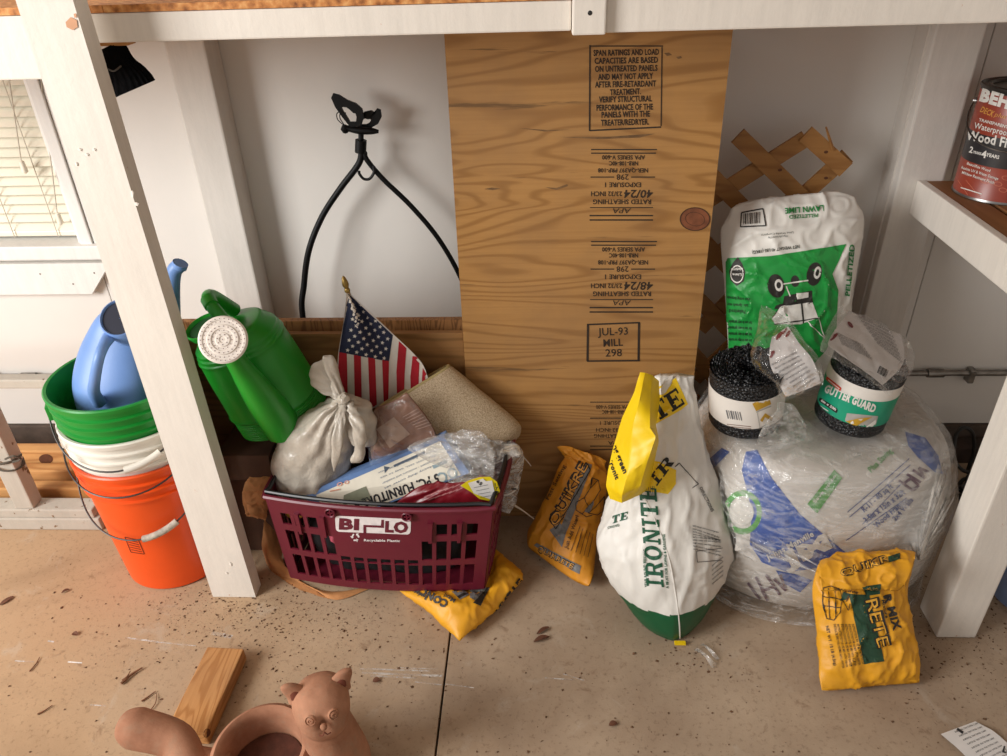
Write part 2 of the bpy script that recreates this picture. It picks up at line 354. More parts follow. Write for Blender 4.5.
# ---------------------------------------------------------------- filled bags: two sheets sewn at the edge, relaxed to a volume
def upsample(A):
    """double the resolution along both axes, cubic"""
    for ax in (0, 1):
        A = np.moveaxis(A, ax, 0); n = len(A); e = np.concatenate([2 * A[:1] - A[1:2], A, 2 * A[-1:] - A[-2:-1]])
        mid = (-e[:-3] + 9 * e[1:-2] + 9 * e[2:-1] - e[3:]) / 16
        out = np.zeros((2 * n - 1,) + A.shape[1:]); out[0::2] = A; out[1::2] = mid; A = np.moveaxis(out, 0, ax)
    return A
def vnorm(A):
    n = np.cross(np.gradient(A, axis=1), np.gradient(A, axis=0)); return n
def sim_bag(rows, thick, nu=30, nv=42, rest=1.1, iters=260, planes=(), masked=(), wprof=None, ridge=0.0, rsc=16, bend=0.02, rough=0.0015, rs=28, seed=0, crumple=0.0, cs=14, up=1, comp=0.12, anchor=0.02, corner=0.02):
    rng = np.random.default_rng(seed + 11)
    L = crom([r[0] for r in rows], nv); Rr = crom([r[1] for r in rows], nv); u = np.linspace(0, 1, nu)[None, :, None]
    S = L[:, None] * (1 - u) + Rr[:, None] * u
    s_ = np.linspace(-1, 1, nu)[None, :, None]; t_ = np.linspace(-1, 1, nv)[:, None, None]; mid = S.mean(1, keepdims=True)
    f_ = corner * np.abs(s_) ** 5 * np.abs(t_) ** 9; S = S + (S.mean((0, 1)) - S) * f_
    N = vnorm(S); N /= np.linalg.norm(N, axis=2, keepdims=True) + 1e-12
    bump = (np.sin(np.pi * np.linspace(0, 1, nu))[None, :] * np.sin(np.pi * np.linspace(0, 1, nv))[:, None])[..., None]
    jit = rng.normal(0, 0.0012, (2, nv, nu, 1))
    X = np.stack([S + N * (bump * thick * 0.35), S - N * (bump * thick * 0.35)]) + jit * N[None]
    du = np.linalg.norm(S[:, 1:] - S[:, :-1], axis=2) * rest; dv = np.linalg.norm(S[1:] - S[:-1], axis=2) * rest
    d1 = np.sqrt(((du[1:] + du[:-1]) / 2) ** 2 + ((dv[:, 1:] + dv[:, :-1]) / 2) ** 2)
    area = du.mean() * (nu - 1) * dv.mean() * (nv - 1) / rest ** 2; Vt = area * thick
    w = np.ones((nv, 1, 1)) if wprof is None else np.interp(np.linspace(0, 1, nv), np.linspace(0, 1, len(wprof)), wprof)[:, None, None]
    S0 = S.copy()
    def proj(a, b, d):
        e = b - a; l = np.linalg.norm(e, axis=-1, keepdims=True) + 1e-9; c = (l - d[..., None]) / l; c = np.where(c > 0, c, c * comp) * 0.5 * e
        return c
    for it in range(iters):
        V = 0
        nF = vnorm(X[0]); nB = -vnorm(X[1]); c0 = X.mean((0, 1, 2)); V = (np.einsum('ijk,ijk->', X[0] - c0, nF) + np.einsum('ijk,ijk->', X[1] - c0, nB)) / 3
        g = (nF * nF).sum() + (nB * nB).sum(); lam = 0.5 * (Vt - V) / (((nF * nF) * w).sum() + ((nB * nB) * w).sum() + 1e-12)
        X[0] += lam * w * nF; X[1] += lam * w * nB
        for o in (0, 1):
            a, b = X[:, :, o:-1:2], X[:, :, o + 1::2]; n = min(a.shape[2], b.shape[2]); c = proj(a[:, :, :n], b[:, :, :n], np.stack([du[:, o::2][:, :n]] * 2)); X[:, :, o:-1:2][:, :, :n] += c; X[:, :, o + 1::2][:, :, :n] -= c
            a, b = X[:, o:-1:2], X[:, o + 1::2]; n = min(a.shape[1], b.shape[1]); c = proj(a[:, :n], b[:, :n], np.stack([dv[o::2][:n]] * 2)); X[:, o:-1:2][:, :n] += c; X[:, o + 1::2][:, :n] -= c
            for (sa, sb) in (((slice(None, -1), slice(None, -1)), (slice(1, None), slice(1, None))), ((slice(None, -1), slice(1, None)), (slice(1, None), slice(None, -1)))):
                A = X[:, sa[0], sa[1]][:, o::2]; B = X[:, sb[0], sb[1]][:, o::2]; c = proj(A, B, np.stack([d1[o::2]] * 2)) * 0.35
                ia = np.arange(nv)[sa[0]][o::2]; ib = np.arange(nv)[sb[0]][o::2]; ja = np.arange(nu)[sa[1]]; jb = np.arange(nu)[sb[1]]
                X[np.ix_((0, 1), ia, ja)] += c; X[np.ix_((0, 1), ib, jb)] -= c
        X[:, :, 1:-1] += bend * (X[:, :, 2:] + X[:, :, :-2] - 2 * X[:, :, 1:-1]); X[:, 1:-1] += bend * (X[:, 2:] + X[:, :-2] - 2 * X[:, 1:-1])
        for sl in ((0, slice(None)), (-1, slice(None)), (slice(None), 0), (slice(None), -1)):
            m = (X[0][sl] + X[1][sl]) / 2; X[0][sl] = m; X[1][sl] = m
        X += anchor * (S0.mean(1) - X.mean((0, 2)))[None, :, None]
        for (p, n, mk) in masked:
            n = unit(n); dd = (X - np.asarray(p, float)) @ n; dd = np.where(mk(X), np.minimum(dd, 0), 0); X -= dd[..., None] * n
        for (p, n) in planes:
            n = unit(n); dd = (X - np.asarray(p, float)) @ n; X -= np.minimum(dd, 0)[..., None] * n
    out = []
    for k in (0, 1):
        A = X[k]
        for _ in range(up): A = upsample(A)
        n = vnorm(A) * (1 if k == 0 else -1); n /= np.linalg.norm(n, axis=2, keepdims=True) + 1e-12
        D = np.zeros(A.shape[:2]); h, wd = D.shape
        for j in range(1, h - 1):
            for i in range(1, wd - 1):
                p = Vector((A[j, i] * 1.0).tolist()); d = 0.0
                if rough: d += rough * noise.noise(p * rs + Vector((seed * 3.1, 0, 0)))
                if crumple:
                    v = noise.voronoi(p * cs + Vector((seed * 5.3, k * 9.0, 0)))[0]; d += crumple * (min(v[1] - v[0], 0.6) - 0.3)
                if ridge:
                    a_ = 1 - 2 * abs(noise.noise(p * rsc + Vector((seed * 2.7, k * 4.0, 0)))); b_ = 1 - 2 * abs(noise.noise(p * rsc * 2.1 + Vector((seed, 3, k * 4.0)))); d += ridge * (max(a_, 0) ** 4 + 0.5 * max(b_, 0) ** 4 - 0.25)
                D[j, i] = d * min(1.0, 4 * min(i, wd - 1 - i) / wd + 0.25)
        out.append(A + n * D[..., None])
    for (p, n) in planes:
        n = unit(n)
        for k in (0, 1): dd = (out[k] - np.asarray(p, float)) @ n; out[k] = out[k] - np.minimum(dd, 0)[..., None] * n
    mb = MB(); A, B = out; nv2, nu2 = A.shape[:2]; idx = np.arange(nv2 * nu2).reshape(nv2, nu2); bi = idx + nv2 * nu2
    bi[0] = idx[0]; bi[-1] = idx[-1]; bi[:, 0] = idx[:, 0]; bi[:, -1] = idx[:, -1]
    f = []
    for j in range(nv2 - 1):
        for i in range(nu2 - 1):
            f.append((idx[j, i], idx[j, i + 1], idx[j + 1, i + 1], idx[j + 1, i])); f.append((bi[j, i], bi[j + 1, i], bi[j + 1, i + 1], bi[j, i + 1]))
    mb.add(np.concatenate([A.reshape(-1, 3), B.reshape(-1, 3)]), f)
    # drop the unused doubled border
    V = mb.v[0]; used = np.unique(np.array(f)); re = -np.ones(len(V), int); re[used] = np.arange(len(used)); mb.v = [V[used]]; mb.nv = len(used); mb.f = [tuple(int(re[q]) for q in t) for t in f]
    mb.front = A; mb.back = B
    return mb
def push_out(mb, bvh, inside, off, reach=0.09):
    """dent a soft thing where it presses on a firmer one"""
    c = Vector([float(q) for q in inside]); h, n, _, _ = bvh.find_nearest(c); sg = -1.0 if (c - h).dot(n) > 0 else 1.0
    V = mb.verts()
    for i, p in enumerate(V):
        v = Vector(p.tolist()); r = bvh.find_nearest(v, reach)
        if r[0] is None: continue
        n = r[1] * sg
        if (v - r[0]).dot(n) < off: V[i] = np.array(r[0] + n * off)
    mb.v = [V]
def creases(amp, sc, seed=0, fine=0.3):
    def fn(p, u, v):
        q = Vector((p * sc).tolist()) + Vector((seed * 7.7, 0, 0)); d = noise.voronoi(q)[0]
        return amp * (min(d[1] - d[0], 0.7) - 0.35) + amp * fine * noise.noise(q * 3.1)
    return fn

# ================================================================ the room
WALL, STUDF, PLY = 1.86, 1.775, 1.565
def concrete():
    t = NT('concrete'); x = t.n.new('ShaderNodeSeparateXYZ'); g = t.n.new('ShaderNodeNewGeometry'); t.l.new(g.outputs['Position'], x.inputs[0])
    co = g.outputs['Position']
    a = t.mix(t.ramp(t.noise(3.2, 6, 0.6, co), [(0.3, 0.0), (0.7, 1.0)]), lin(154, 133, 112), lin(187, 166, 142))
    # dusty clay-coloured soil trodden in on the side under the window
    side = t.ramp(t.math('ADD', t.math('MULTIPLY', x.outputs[0], -0.5), t.math('MULTIPLY', t.noise(2.2, 4, 0.6, co), 0.8)), [(0.42, 0.0), (0.95, 0.75)])
    a = t.mix(side, a, lin(182, 148, 112))
    a = t.mix(t.math('MULTIPLY', t.ramp(t.noise(1.4, 5, 0.65, co, 0.6), [(0.5, 0.0), (0.68, 1.0)]), 0.55), a, lin(124, 98, 74))
    a = t.mix(t.math('MULTIPLY', t.ramp(t.noise(90, 4, 0.7, co), [(0.55, 0.0), (0.72, 1.0)]), 0.5), a, lin(96, 70, 50))
    a = t.mix(t.math('MULTIPLY', t.ramp(t.noise(26, 5, 0.7, co, 0.5), [(0.6, 0.0), (0.7, 1.0)]), 0.45), a, lin(110, 80, 56))
    a = t.mix(t.math('MULTIPLY', t.ramp(t.noise(7, 6, 0.7, co, 1.0), [(0.58, 0.0), (0.66, 1.0)]), 0.25), a, lin(190, 180, 166))
    h = t.mix(0.6, t.noise(180, 4, 0.7, co), t.noise(14, 5, 0.6, co)); t.bump(h, 0.35, 0.003)
    return t.fin(a, 0.85, 0, 0.25)
M_conc = concrete()
M_dirtdark = simple('packed_dirt', lin(60, 45, 34), 0.95, 0.3, 20, 80, 0.6)
fl = MB().box((-4, -3.2, -0.16), (3.0, 2.0, -0.02)).build('floor', M_dirtdark, kind='structure')
JX = G(450, 635)[0]
MB().bbox((-4, -3.2, -0.02), (JX - 0.0022, 2.0, 0), 0.0015).build('slab', M_conc, fl)
MB().bbox((JX + 0.0022, -3.2, -0.02), (3.0, 2.0, 0), 0.0015).build('slab', M_conc, fl)

M_wall = painted('white_wall_paint', lin(229, 224, 217), chip=0.85, dirt=0.05, streak_=1.0)
M_stud = painted('white_stud_paint', lin(226, 219, 210), chip=0.76, dirt=0.12)
M_post = painted('white_post_paint', lin(236, 228, 217), wood=lin(196, 138, 100), chip=0.705, dirt=0.10)
M_trim = painted('white_trim_paint', lin(236, 233, 227), chip=0.80, dirt=0.05)
M_block = simple('dark_block', lin(92, 78, 68), 0.9, 0.4, 14, 60, 0.8)
wx1 = P(84, 241, WALL)[0]; wz0 = P(80, 243, WALL)[2] - 0.005          # window opening
WXL, WZT = -2.3, 1.75
wb = MB().box((-3.4, WALL + 0.012, 0.0), (WXL, WALL + 0.13, 2.6)).box((wx1, WALL + 0.012, 0.0), (2.4, WALL + 0.13, 2.6)).box((WXL, WALL + 0.012, 0.0), (wx1, WALL + 0.13, wz0)).box((WXL, WALL + 0.012, WZT), (wx1, WALL + 0.13, 2.6)).build('wall_back', M_wall, kind='structure', loc=(0, WALL, 0))
BZ = P(50, 424, WALL)[2]
seamx = P(108, 290, WALL)[0]
for x0, x1, z0, z1 in ((-3.4, seamx, BZ, wz0), (-3.4, WXL, wz0, 2.6), (wx1, seamx, wz0, 2.6), (seamx, -0.80, BZ, 2.6), (-0.80, 0.34, BZ, 2.6), (0.34, 1.0, BZ, 2.6), (1.0, 2.4, BZ, 2.6)):
    MB().bbox((x0 + 0.001, WALL, z0 + 0.001), (x1 - 0.001, WALL + 0.012, z1 - 0.001), 0.002).build('panel', M_wall, wb)
MB().box((WXL, WALL, WZT), (wx1, WALL + 0.012, 2.6)).build('panel', M_wall, wb)
MB().bbox((-3.4, WALL - 0.012, 0), (2.4, WALL + 0.012, BZ - 0.001), 0.004).build('baseboard_back', M_block, kind='structure')
wr = MB().box((2.4, -1.2, 0), (2.5, 2.0, 2.6)).build('wall_right', M_wall, kind='structure')  # unseen wall, added so that the right side falls darker
MB().box((-3.4, -1.6, 2.6), (2.5, 2.0, 2.7)).build('ceiling', simple('ceiling_boards', lin(190, 178, 165), 0.7), kind='structure')  # unseen ceiling, added to shade the room from above

# studs
for i, (xa, xb) in enumerate(((P(163, 43, STUDF)[0], P(204, 43, STUDF)[0]), (P(937, 25, STUDF)[0], P(988, 25, STUDF)[0]))):
    MB().bbox((xa, STUDF, 0.0), (xb, WALL - 0.0005, 2.6), 0.005).build('trim_%d' % (i + 1), M_stud, kind='structure')
# thin quarter strip beside the stud near the right post
MB().bbox((P(930, 25, 1.83)[0], 1.80, BZ), (P(937, 25, STUDF)[0] - 0.001, WALL - 0.0005, 2.6), 0.003).build('trim_3', M_stud, kind='structure')

# conduit along the wall
M_galv = simple('galvanised_steel', lin(150, 146, 140), 0.4, 0.35, 40, 90, 0.3, metal=0.8)
cz = P(950, 374, 1.84)[2]
pipe = thing('conduit', 'thin galvanised conduit running along the bottom of the white wall', 'conduit', (0, 1.845, cz))
MB().tube([(-3.2, 1.845, cz), (2.38, 1.845, cz)], 0.0085, 10).build('pipe', M_galv, pipe, True)
for xx in (P(936, 374, 1.84)[0], P(26, 372, 1.84)[0]): MB().tube([(xx - 0.022, 1.845, cz), (xx + 0.022, 1.845, cz)], 0.0125, 12).build('coupling', M_galv, pipe, True)
for xx in (P(972, 374, 1.84)[0], -1.62): MB().bbox((xx - 0.008, 1.833, cz - 0.028), (xx + 0.008, WALL, cz + 0.014), 0.003).build('strap', M_galv, pipe)

# window with blinds
M_blind = simple('cream_vinyl', lin(240, 232, 212), 0.35, 0.05, 20)
M_cord = simple('cream_cord', lin(205, 196, 178), 0.8)
win = bpy.data.objects.new('window_1', None); COL.objects.link(win); win.location = (-1.7, WALL, wz0); WL['window_1'] = np.array((-1.7, WALL, wz0)); win['kind'] = 'structure'
tg = NT('window_glass'); tg.b.inputs['Transmission Weight'].default_value = 1.0; M_glass = tg.fin((0.95, 0.97, 0.97), 0.03)
MB().box((WXL, WALL + 0.10, wz0), (wx1, WALL + 0.105, WZT)).build('pane', M_glass, win)
jx = wx1
for a, b in (((jx - 0.002, WALL - 0.016, wz0 - 0.02), (jx + 0.030, WALL + 0.0, WZT)), ((jx + 0.031, WALL - 0.010, wz0 - 0.02), (jx + 0.048, WALL, WZT)), ((jx - 0.014, WALL - 0.004, wz0), (jx - 0.001, WALL + 0.12, WZT))):
    MB().bbox(a, b, 0.003).build('casing', M_trim, win)
sz1 = P(50, 248, WALL - 0.04)[2]; sz0 = P(50, 262, WALL - 0.04)[2]
MB().bbox((WXL - 0.1, WALL - 0.030, sz0), (P(99, 250, WALL - 0.04)[0], WALL + 0.12, sz1), 0.004).build('sill', M_trim, win)
ap = [P(x, y, WALL - 0.022) for x, y in ((104, 263), (107, 268), (92, 294))]; zl = ap[2][2]
MB().prism([(-2.5, WALL - 0.022, ap[0][2])] + [tuple(q) for q in ap] + [(-2.5, WALL - 0.022, zl)], (0, 0.022, 0)).build('apron', M_trim, win)
for q in ((94, 273), (73, 284), (40, 274)):
    c = P(q[0], q[1], WALL - 0.023); MB().lathe([(0.0001, 0.001), (0.0022, 0.0)], c, 8, axis=(0, -1, 0)).build('nail_head', ink('rust', lin(110, 80, 60)), win)
bz = sz1 + 0.012; bx1 = jx - 0.018; by = WALL + 0.028
MB().bbox((WXL, by - 0.014, bz), (bx1, by + 0.014, bz + 0.016), 0.004).build('bottom_rail', M_blind, win)
ns = 0; zz = bz + 0.03; slat_me = None
while zz < WZT - 0.02:
    n = 7; A = np.zeros((2, n, 3))
    for k in range(n):
        s = k / (n - 1) - 0.5; cy = by + s * 0.030; czz = zz + s * 0.026 + 0.004 * math.cos(s * math.pi)
        A[0, k] = (WXL, cy, czz); A[1, k] = (bx1 - 0.002, cy, czz)
    m = MB().grid(A); B = A + np.array((0, 0.0006, -0.0012)); m.grid(B, flip=True)
    o = m.build('slat', M_blind, win, True, 180, normals=False); zz += 0.0245; ns += 1
for (x, y) in ((2, 160), (35, 212)):
    c = P(x, 30, WALL - 0.012); e = P(x + (22 if y == 212 else 19), y, WALL - 0.012)
    MB().tube([(c[0], c[1], 1.6), tuple(c), tuple(e)], 0.0016, 6).build('lift_cord', M_cord, win)
    MB().lathe([(0.001, 0), (0.006, -0.004), (0.0075, -0.03), (0.002, -0.034)], e, 10).build('cord_tassel', M_blind, win, True)
for x in (14, 58):
    c = P(x, 236, WALL + 0.008); MB().tube([(c[0], WALL + 0.009, bz), (c[0], WALL + 0.009, WZT)], 0.0012, 5).build('ladder_string', M_cord, win)

# ---------------------------------------------------------------- shelf frame overhead: post, rails, particle board deck
def osb():
    t = NT('strand_board')
    v = t.vor(70, 'F1', t.map((1, 2.2, 1))); n = t.noise(120, 4, 0.7)
    a = t.ramp(t.mix(0.5, v, n), [(0.25, lin(120, 66, 24)), (0.5, lin(196, 128, 66)), (0.75, lin(226, 172, 108))])
    t.bump(n, 0.4, 0.002); return t.fin(a, 0.7)
M_osb = osb()
px0, py0 = G(213, 597)[:2]; px1 = G(256, 597)[0]; pd = 0.040
RY = 1.338
sh = thing('wall_shelf', 'white painted overhead shelf frame with a raw strand board deck and square front post', 'shelf', (px0, py0, 0))
rz0 = P(300, 38, RY)[2]; rz1 = P(90, 13.5, RY)[2]
zt_ = rz1 + 0.25; ptx = px1 + (P(74, 4, py0)[0] - px1) * zt_ / P(74, 4, py0)[2]      # the board narrows a little towards its top
post = MB().hexa([(px0, py0, 0.001), (px1, py0, 0.001), (px1, py0 + pd, 0.001), (px0, py0 + pd, 0.001), (px0, py0, zt_), (ptx, py0, zt_), (ptx, py0 + pd, zt_), (px0, py0 + pd, zt_)])
post.build('post', M_post, sh)
MB().bbox((px1 - 0.062, RY, rz0), (P(572, 20, RY)[0] - 0.001, RY + 0.036, rz1), 0.003).build('rail', M_post, sh)
xm = P(572, 20, RY)[0]; xn = P(606, 20, RY - 0.012)[0]; zr = P(800, 28, RY)[2]
MB().bbox((xn + 0.0005, RY, zr), (1.9, RY + 0.036, rz1 + 0.03), 0.003).build('rail', M_post, sh)
cl = MB().bbox((xm, RY - 0.014, P(590, 34, RY)[2]), (xn, RY + 0.034, rz1 + 0.12), 0.003).build('cleat', M_post, sh)
h = P(590, 13, RY - 0.014); MB().lathe([(0.0001, 0.0012), (0.003, 0.0008), (0.0038, 0)], h, 10, axis=(0, -1, 0)).build('screw_head', simple('black_iron', (0.02, 0.018, 0.016), 0.5), cl)
MB().bbox((px0 - 0.9, RY, P(20, 80, RY)[2]), (px1 - 0.063, RY + 0.036, rz1), 0.003).build('rail', M_post, sh)
deck = MB()
deck.bbox((ptx + 0.002, RY - 0.002, rz1 + 0.0005), (xm - 0.001, WALL - 0.002, rz1 + 0.012), 0.001)
deck.build('deck_panel', M_osb, sh)
MB().bbox((px0 - 0.9, RY - 0.002, rz1 + 0.0005), (ptx + 0.001, WALL - 0.002, rz1 + 0.012), 0.001).build('deck_panel', M_osb, sh)
MB().bbox((xn + 0.001, RY + 0.037, rz1 + 0.0005), (1.9, WALL - 0.002, rz1 + 0.012), 0.001).build('deck_panel', M_osb, sh)
# bare chip and peeled paint flakes on the post
b = post.bvh()
Ink(b).poly([(66, 22), (71, 17), (77, 20), (78, 27), (73, 30), (67, 27)]).poly([(74, 14), (76, 13), (77, 17), (75, 18)]).build('paint_chip', simple('bare_fir', lin(214, 160, 122), 0.7), sh)
fk = MB()
for (x, y, w, hh) in ((77, 148, 5, 3), (84, 153, 5, 3), (92, 148, 4, 3), (75, 162, 3, 4), (131, 190, 3, 8), (134, 202, 5, 4), (229, 562, 3, 4), (225, 572, 3, 2)):
    q = np.array([P(x + w * a, y + hh * c, py0 - 0.0008) for a, c in ((0, 0.3), (0.45, 0), (1, 0.35), (0.8, 1), (0.2, 0.8))]); q[1, 1] -= 0.001; q[3, 1] -= 0.001
    fk.prism(q, (0, 0.0006, 0))
fk.build('paint_flakes', M_post, sh, kind='stuff')

# ---------------------------------------------------------------- side shelf along the right: fascia, planks, post
M_plank = wood('brown_plank', lin(140, 94, 54), lin(172, 122, 76), 'y', 50)
qx, qy = G(918, 605)[0], G(945, 638)[1]; qy1 = G(918, 605)[1]; qx1 = G(945, 638)[0] + 0.075
SX = P(917, 180, STUDF)[0] * 0.5 + AX(1007, 240, P(917, 180, STUDF)[0])[0] * 0.5
SZ = P(917, 180, STUDF)[2]; SZ0 = P(925, 213, STUDF)[2]
ss = thing('side_shelf', 'low side shelf with white front board, brown planks and a white square leg', 'shelf', (qx, qy, 0))
MB().bbox((SX, -0.3, SZ0), (SX + 0.02, STUDF - 0.001, SZ), 0.003).build('front_board', M_post, ss)
pw = 0.058
for k, x in enumerate((SX + 0.021, SX + 0.095, SX + 0.17, SX + 0.245, SX + 0.32, SX + 0.395)):
    MB().bbox((x, -0.3, SZ - 0.024), (x + 0.062, (STUDF - 0.001 if x < 1.02 else WALL - 0.002), SZ - 0.002), 0.003).build('plank', M_plank, ss)
MB().bbox((SX + 0.021, 1.2, SZ - 0.065), (2.38, 1.25, SZ - 0.0245), 0.003).build('bearer', M_plank, ss)
pr = MB(); pr.bbox((qx, qy, 0.001), (qx + 0.085, qy + 0.088, SZ0 - 0.001), 0.004); pr.build('leg', M_post, ss)
MB().bbox((SX + 0.021, qy + 0.0, SZ0 - 0.02), (SX + 0.06, qy + 0.088, SZ - 0.025), 0.003).build('bracket', M_post, ss)

# ---------------------------------------------------------------- plywood
M_ply = wood('plywood_face', lin(152, 108, 58), lin(180, 134, 78), 'x', 170, 1.15, 4.2, dark=lin(104, 78, 50), crack=0.66)
M_ply2 = wood('plywood_old', lin(130, 92, 50), lin(160, 116, 68), 'x', 110, 1.5, 5.0, dark=lin(70, 46, 26), crack=0.66)
M_plyedge = wood('plywood_edge', lin(120, 80, 44), lin(176, 124, 74), 'z', 60, 6, 5)
xa, xb = P(445, 38, PLY + 0.01)[0], P(731, 33, PLY + 0.01)[0]
def lean(z): return PLY - 0.018 * (1 - z / 1.3)
sheet = MB(); zt = rz1 - 0.003
T = 0.018
pts = [(xa, lean(0.0015), 0.0015), (xb + 0.006, lean(0.0015), 0.0015), (xb, lean(zt), zt), (xa, lean(zt), zt)]
sheet.prism(pts, (0, T, 0)); BP = sheet.bvh()
o = sheet.build('plywood_sheet', M_ply); tag(o, 'tall upright plywood sheet with black mill stamps and a round knot', 'plywood')
M_stamp = simple('black_stamp', lin(52, 38, 26), 0.8, 0.3, 60)
k = Ink(BP, 0.0006, 400)
for a, b_, w in (((590, 45), (589.5, 131), 1.5), ((662, 47), (661, 126), 1.1), ((590, 46), (663, 46), 1.2), ((590, 130.5), (661, 127), 1.5)): k.line(a, b_, w=w)
for i, (s, x0, x1, yy) in enumerate((("SPAN RATINGS AND LOAD", 593.5, 659, 55.2), ("CAPACITIES ARE BASED", 594.5, 658, 63.2), ("ON UNTREATED PANELS", 595, 657.5, 71.2), ("AND MAY NOT APPLY", 598, 653, 79.2), ("AFTER FIRE-RETARDANT", 595, 656, 86.8), ("TREATMENT.", 610, 641, 94.6), ("VERIFY STRUCTURAL", 599, 652, 101.8), ("PERFORMANCE OF THE", 596.5, 653, 110), ("PANELS WITH THE", 601.5, 650, 117), ("TREATER/REDRYER.", 601, 649, 125))):
    k.text(s, (x0, yy + 0.6), (x1, yy - 0.6), 5.8, 0.03)
K3 = []
def grade(y0, sc, rate):
    for a, w in ((0, 1.2), (3.6, 1.2)): k.line((591, y0 + a), (657 - a * 0.3, y0 + a), w=w)
    rows = (("APA SERIES V-600", 645, 602, 9), ("NRB-108-40C", 638, 609, 15), ("NER-QA397 PRP-108", 648, 598, 22))
    for s, x1, x0, dy in rows: k.text(s, (x1, y0 + dy - 3.2), (x0, y0 + dy - 3.2), 4.2, 0.02)
    k.line((590.5, y0 + 27.5), (614, y0 + 27.5), w=1.1); k.line((631, y0 + 27.5), (655, y0 + 27.5), w=1.1)
    k.text("298", (628.5, y0 + 24.8), (616.5, y0 + 24.8), 5.6, 0.01)
    k.text("EXPOSURE 1", (641, y0 + 33), (605, y0 + 33), 4.6, 0.02)
    k.text(rate, (653, y0 + 40.5), (624, y0 + 40.5), 7.8, 0.02, 0.15); k.text("23/32 INCH", (622, y0 + 42), (591, y0 + 42), 4.6, 0.02)
    k.text("RATED SHEATHING", (651, y0 + 50), (593, y0 + 50), 4.6, 0.02)
    k.line((590, y0 + 58), (653, y0 + 58), w=0.9)
    k.text("APA", (631, y0 + 58.8), (613, y0 + 58.8), 5.0, 0, 0.2)
    for a in (66.0, 70.4): k.line((589.5, y0 + a), (653, y0 + a), w=1.4)
for y_, r_ in ((149.5, "40/24"), (241.5, "48/24"), (None, None)):
    K3.append(k); k = Ink(BP, 0.0006, 400)
    if y_: grade(y_, 1, r_)
for a, b_, w in (((588, 324), (587.5, 361), 2.3), ((639, 323), (638.5, 360), 2.3), ((587, 324.5), (640, 322.5), 1.6), ((587, 361), (640, 360.5), 1.6)): k.line(a, b_, w=w)
k.text("JUL-93", (598, 335.5), (628, 334.5), 7.5, 0.01); k.text("MILL", (603.5, 346.5), (623, 345.5), 7.2, 0.02); k.text("298", (605.5, 356.5), (622, 356), 7.4, 0.01)
K3.append(k); k = Ink(BP, 0.0006, 400)
# the last, half-hidden stamp low on the sheet
for s, x1, x0, yy in (("APA SERIES V-600", 630, 596, 405), ("NRB-108-40C", 625, 602, 410), ("EXPOSURE 1", 632, 600, 421), ("23/32 INCH", 626, 596, 428), ("RATED SHEATHING", 640, 594, 434), ("APA", 622, 608, 441)): k.text(s, (x1, yy), (x0, yy), 3.8, 0.0)
for yy in (402, 418, 446, 449.5): k.line((590, yy), (632, yy), w=0.9)
K3.append(k)
for k in K3: k.build('mill_stamp', M_stamp, o)
Ink(BP, 0.0004, 400).ell((695, 219), 15, 11.5, 0, 28).build('knot', simple('knot_wood', lin(134, 78, 48), 0.7, 0.35, 60, 90, 0.4), o)
Ink(BP, 0.0008, 400).ell((695, 219), 15.4, 11.9, 0, 28, 0.92).ell((695, 219), 10, 7, 10, 20, 0.94).build('knot_ring', simple('knot_dark', lin(74, 44, 26), 0.8), o)
vd = Ink(BP, 0.0005, 400)      # splits and torn veneer
for pts_ in (((519, 128), (548, 130), (570, 129.5), (545, 131.5)), ((545, 187), (556, 188), (567, 184), (568, 186), (556, 190)), ((560, 137), (610, 136.5), (655, 133.5), (640, 137.5), (600, 139)),
             ((484, 189), (492, 187.5), (501, 188.5), (493, 190)), ((664, 53), (669, 52.5), (672, 55), (667, 56)), ((676, 57), (681, 56), (682, 58), (678, 59))): vd.poly(pts_)
vd.build('veneer_split', simple('torn_veneer', lin(128, 96, 62), 0.9, 0.4, 50), o, sep=True)

# low sheets behind the basket
z1 = P(330, 334, PLY + 0.004)[2]
low = MB().bbox((-0.98, PLY + 0.004, 0.0015), (xa - 0.002, PLY + 0.020, z1), 0.001); BLOW = low.bvh()
o = low.build('plywood_offcut', M_ply2); tag(o, 'wide plywood offcut standing on edge behind the maroon basket', 'plywood')
z2 = P(330, 320, PLY + 0.045)[2]
low2 = MB().bbox((-1.02, PLY + 0.04, 0.0015), (xa + 0.2, PLY + 0.058, z2), 0.001)
o = low2.build('plywood_offcut', M_plyedge); tag(o, 'taller brown plywood offcut standing behind the other offcut, only its top showing', 'plywood')

# ================================================================ under the window
M_oldwhite = painted('weathered_white', lin(206, 196, 182), wood=lin(120, 92, 66), chip=0.63, dirt=0.3)
fy = G(10, 530)[1]
st = thing('wooden_frame', 'weathered white wooden frame standing on the floor beside the bucket stack', 'frame', (-1.4, fy, 0))
fx1 = G(104, 529)[0]
MB().bbox((-2.1, fy, 0.001), (fx1, fy + 0.045, P(40, 519, fy)[2]), 0.004).build('foot_rail', M_oldwhite, st)
MB().bbox((-2.1, fy + 0.004, P(40, 519, fy)[2]), (fx1 - 0.012, fy + 0.055, P(40, 511, fy)[2]), 0.004).build('upper_rail', M_oldwhite, st)
lz0 = P(40, 511, fy)[2]; lx0, lx1 = P(2, 480, fy + 0.01)[0], P(21, 480, fy + 0.01)[0]
tz0, tz1 = P(25, 389, fy)[2], P(25, 380, fy)[2]
MB().bbox((lx0, fy + 0.008, lz0), (lx1, fy + 0.05, tz0), 0.004).build('upright', M_oldwhite, st)
MB().bbox((-2.1, fy, tz0), (P(60, 382, fy)[0], fy + 0.03, tz1), 0.004).build('top_rail', M_oldwhite, st)
cx, cyy = (lx0 + lx1) / 2, fy + 0.029; w = []
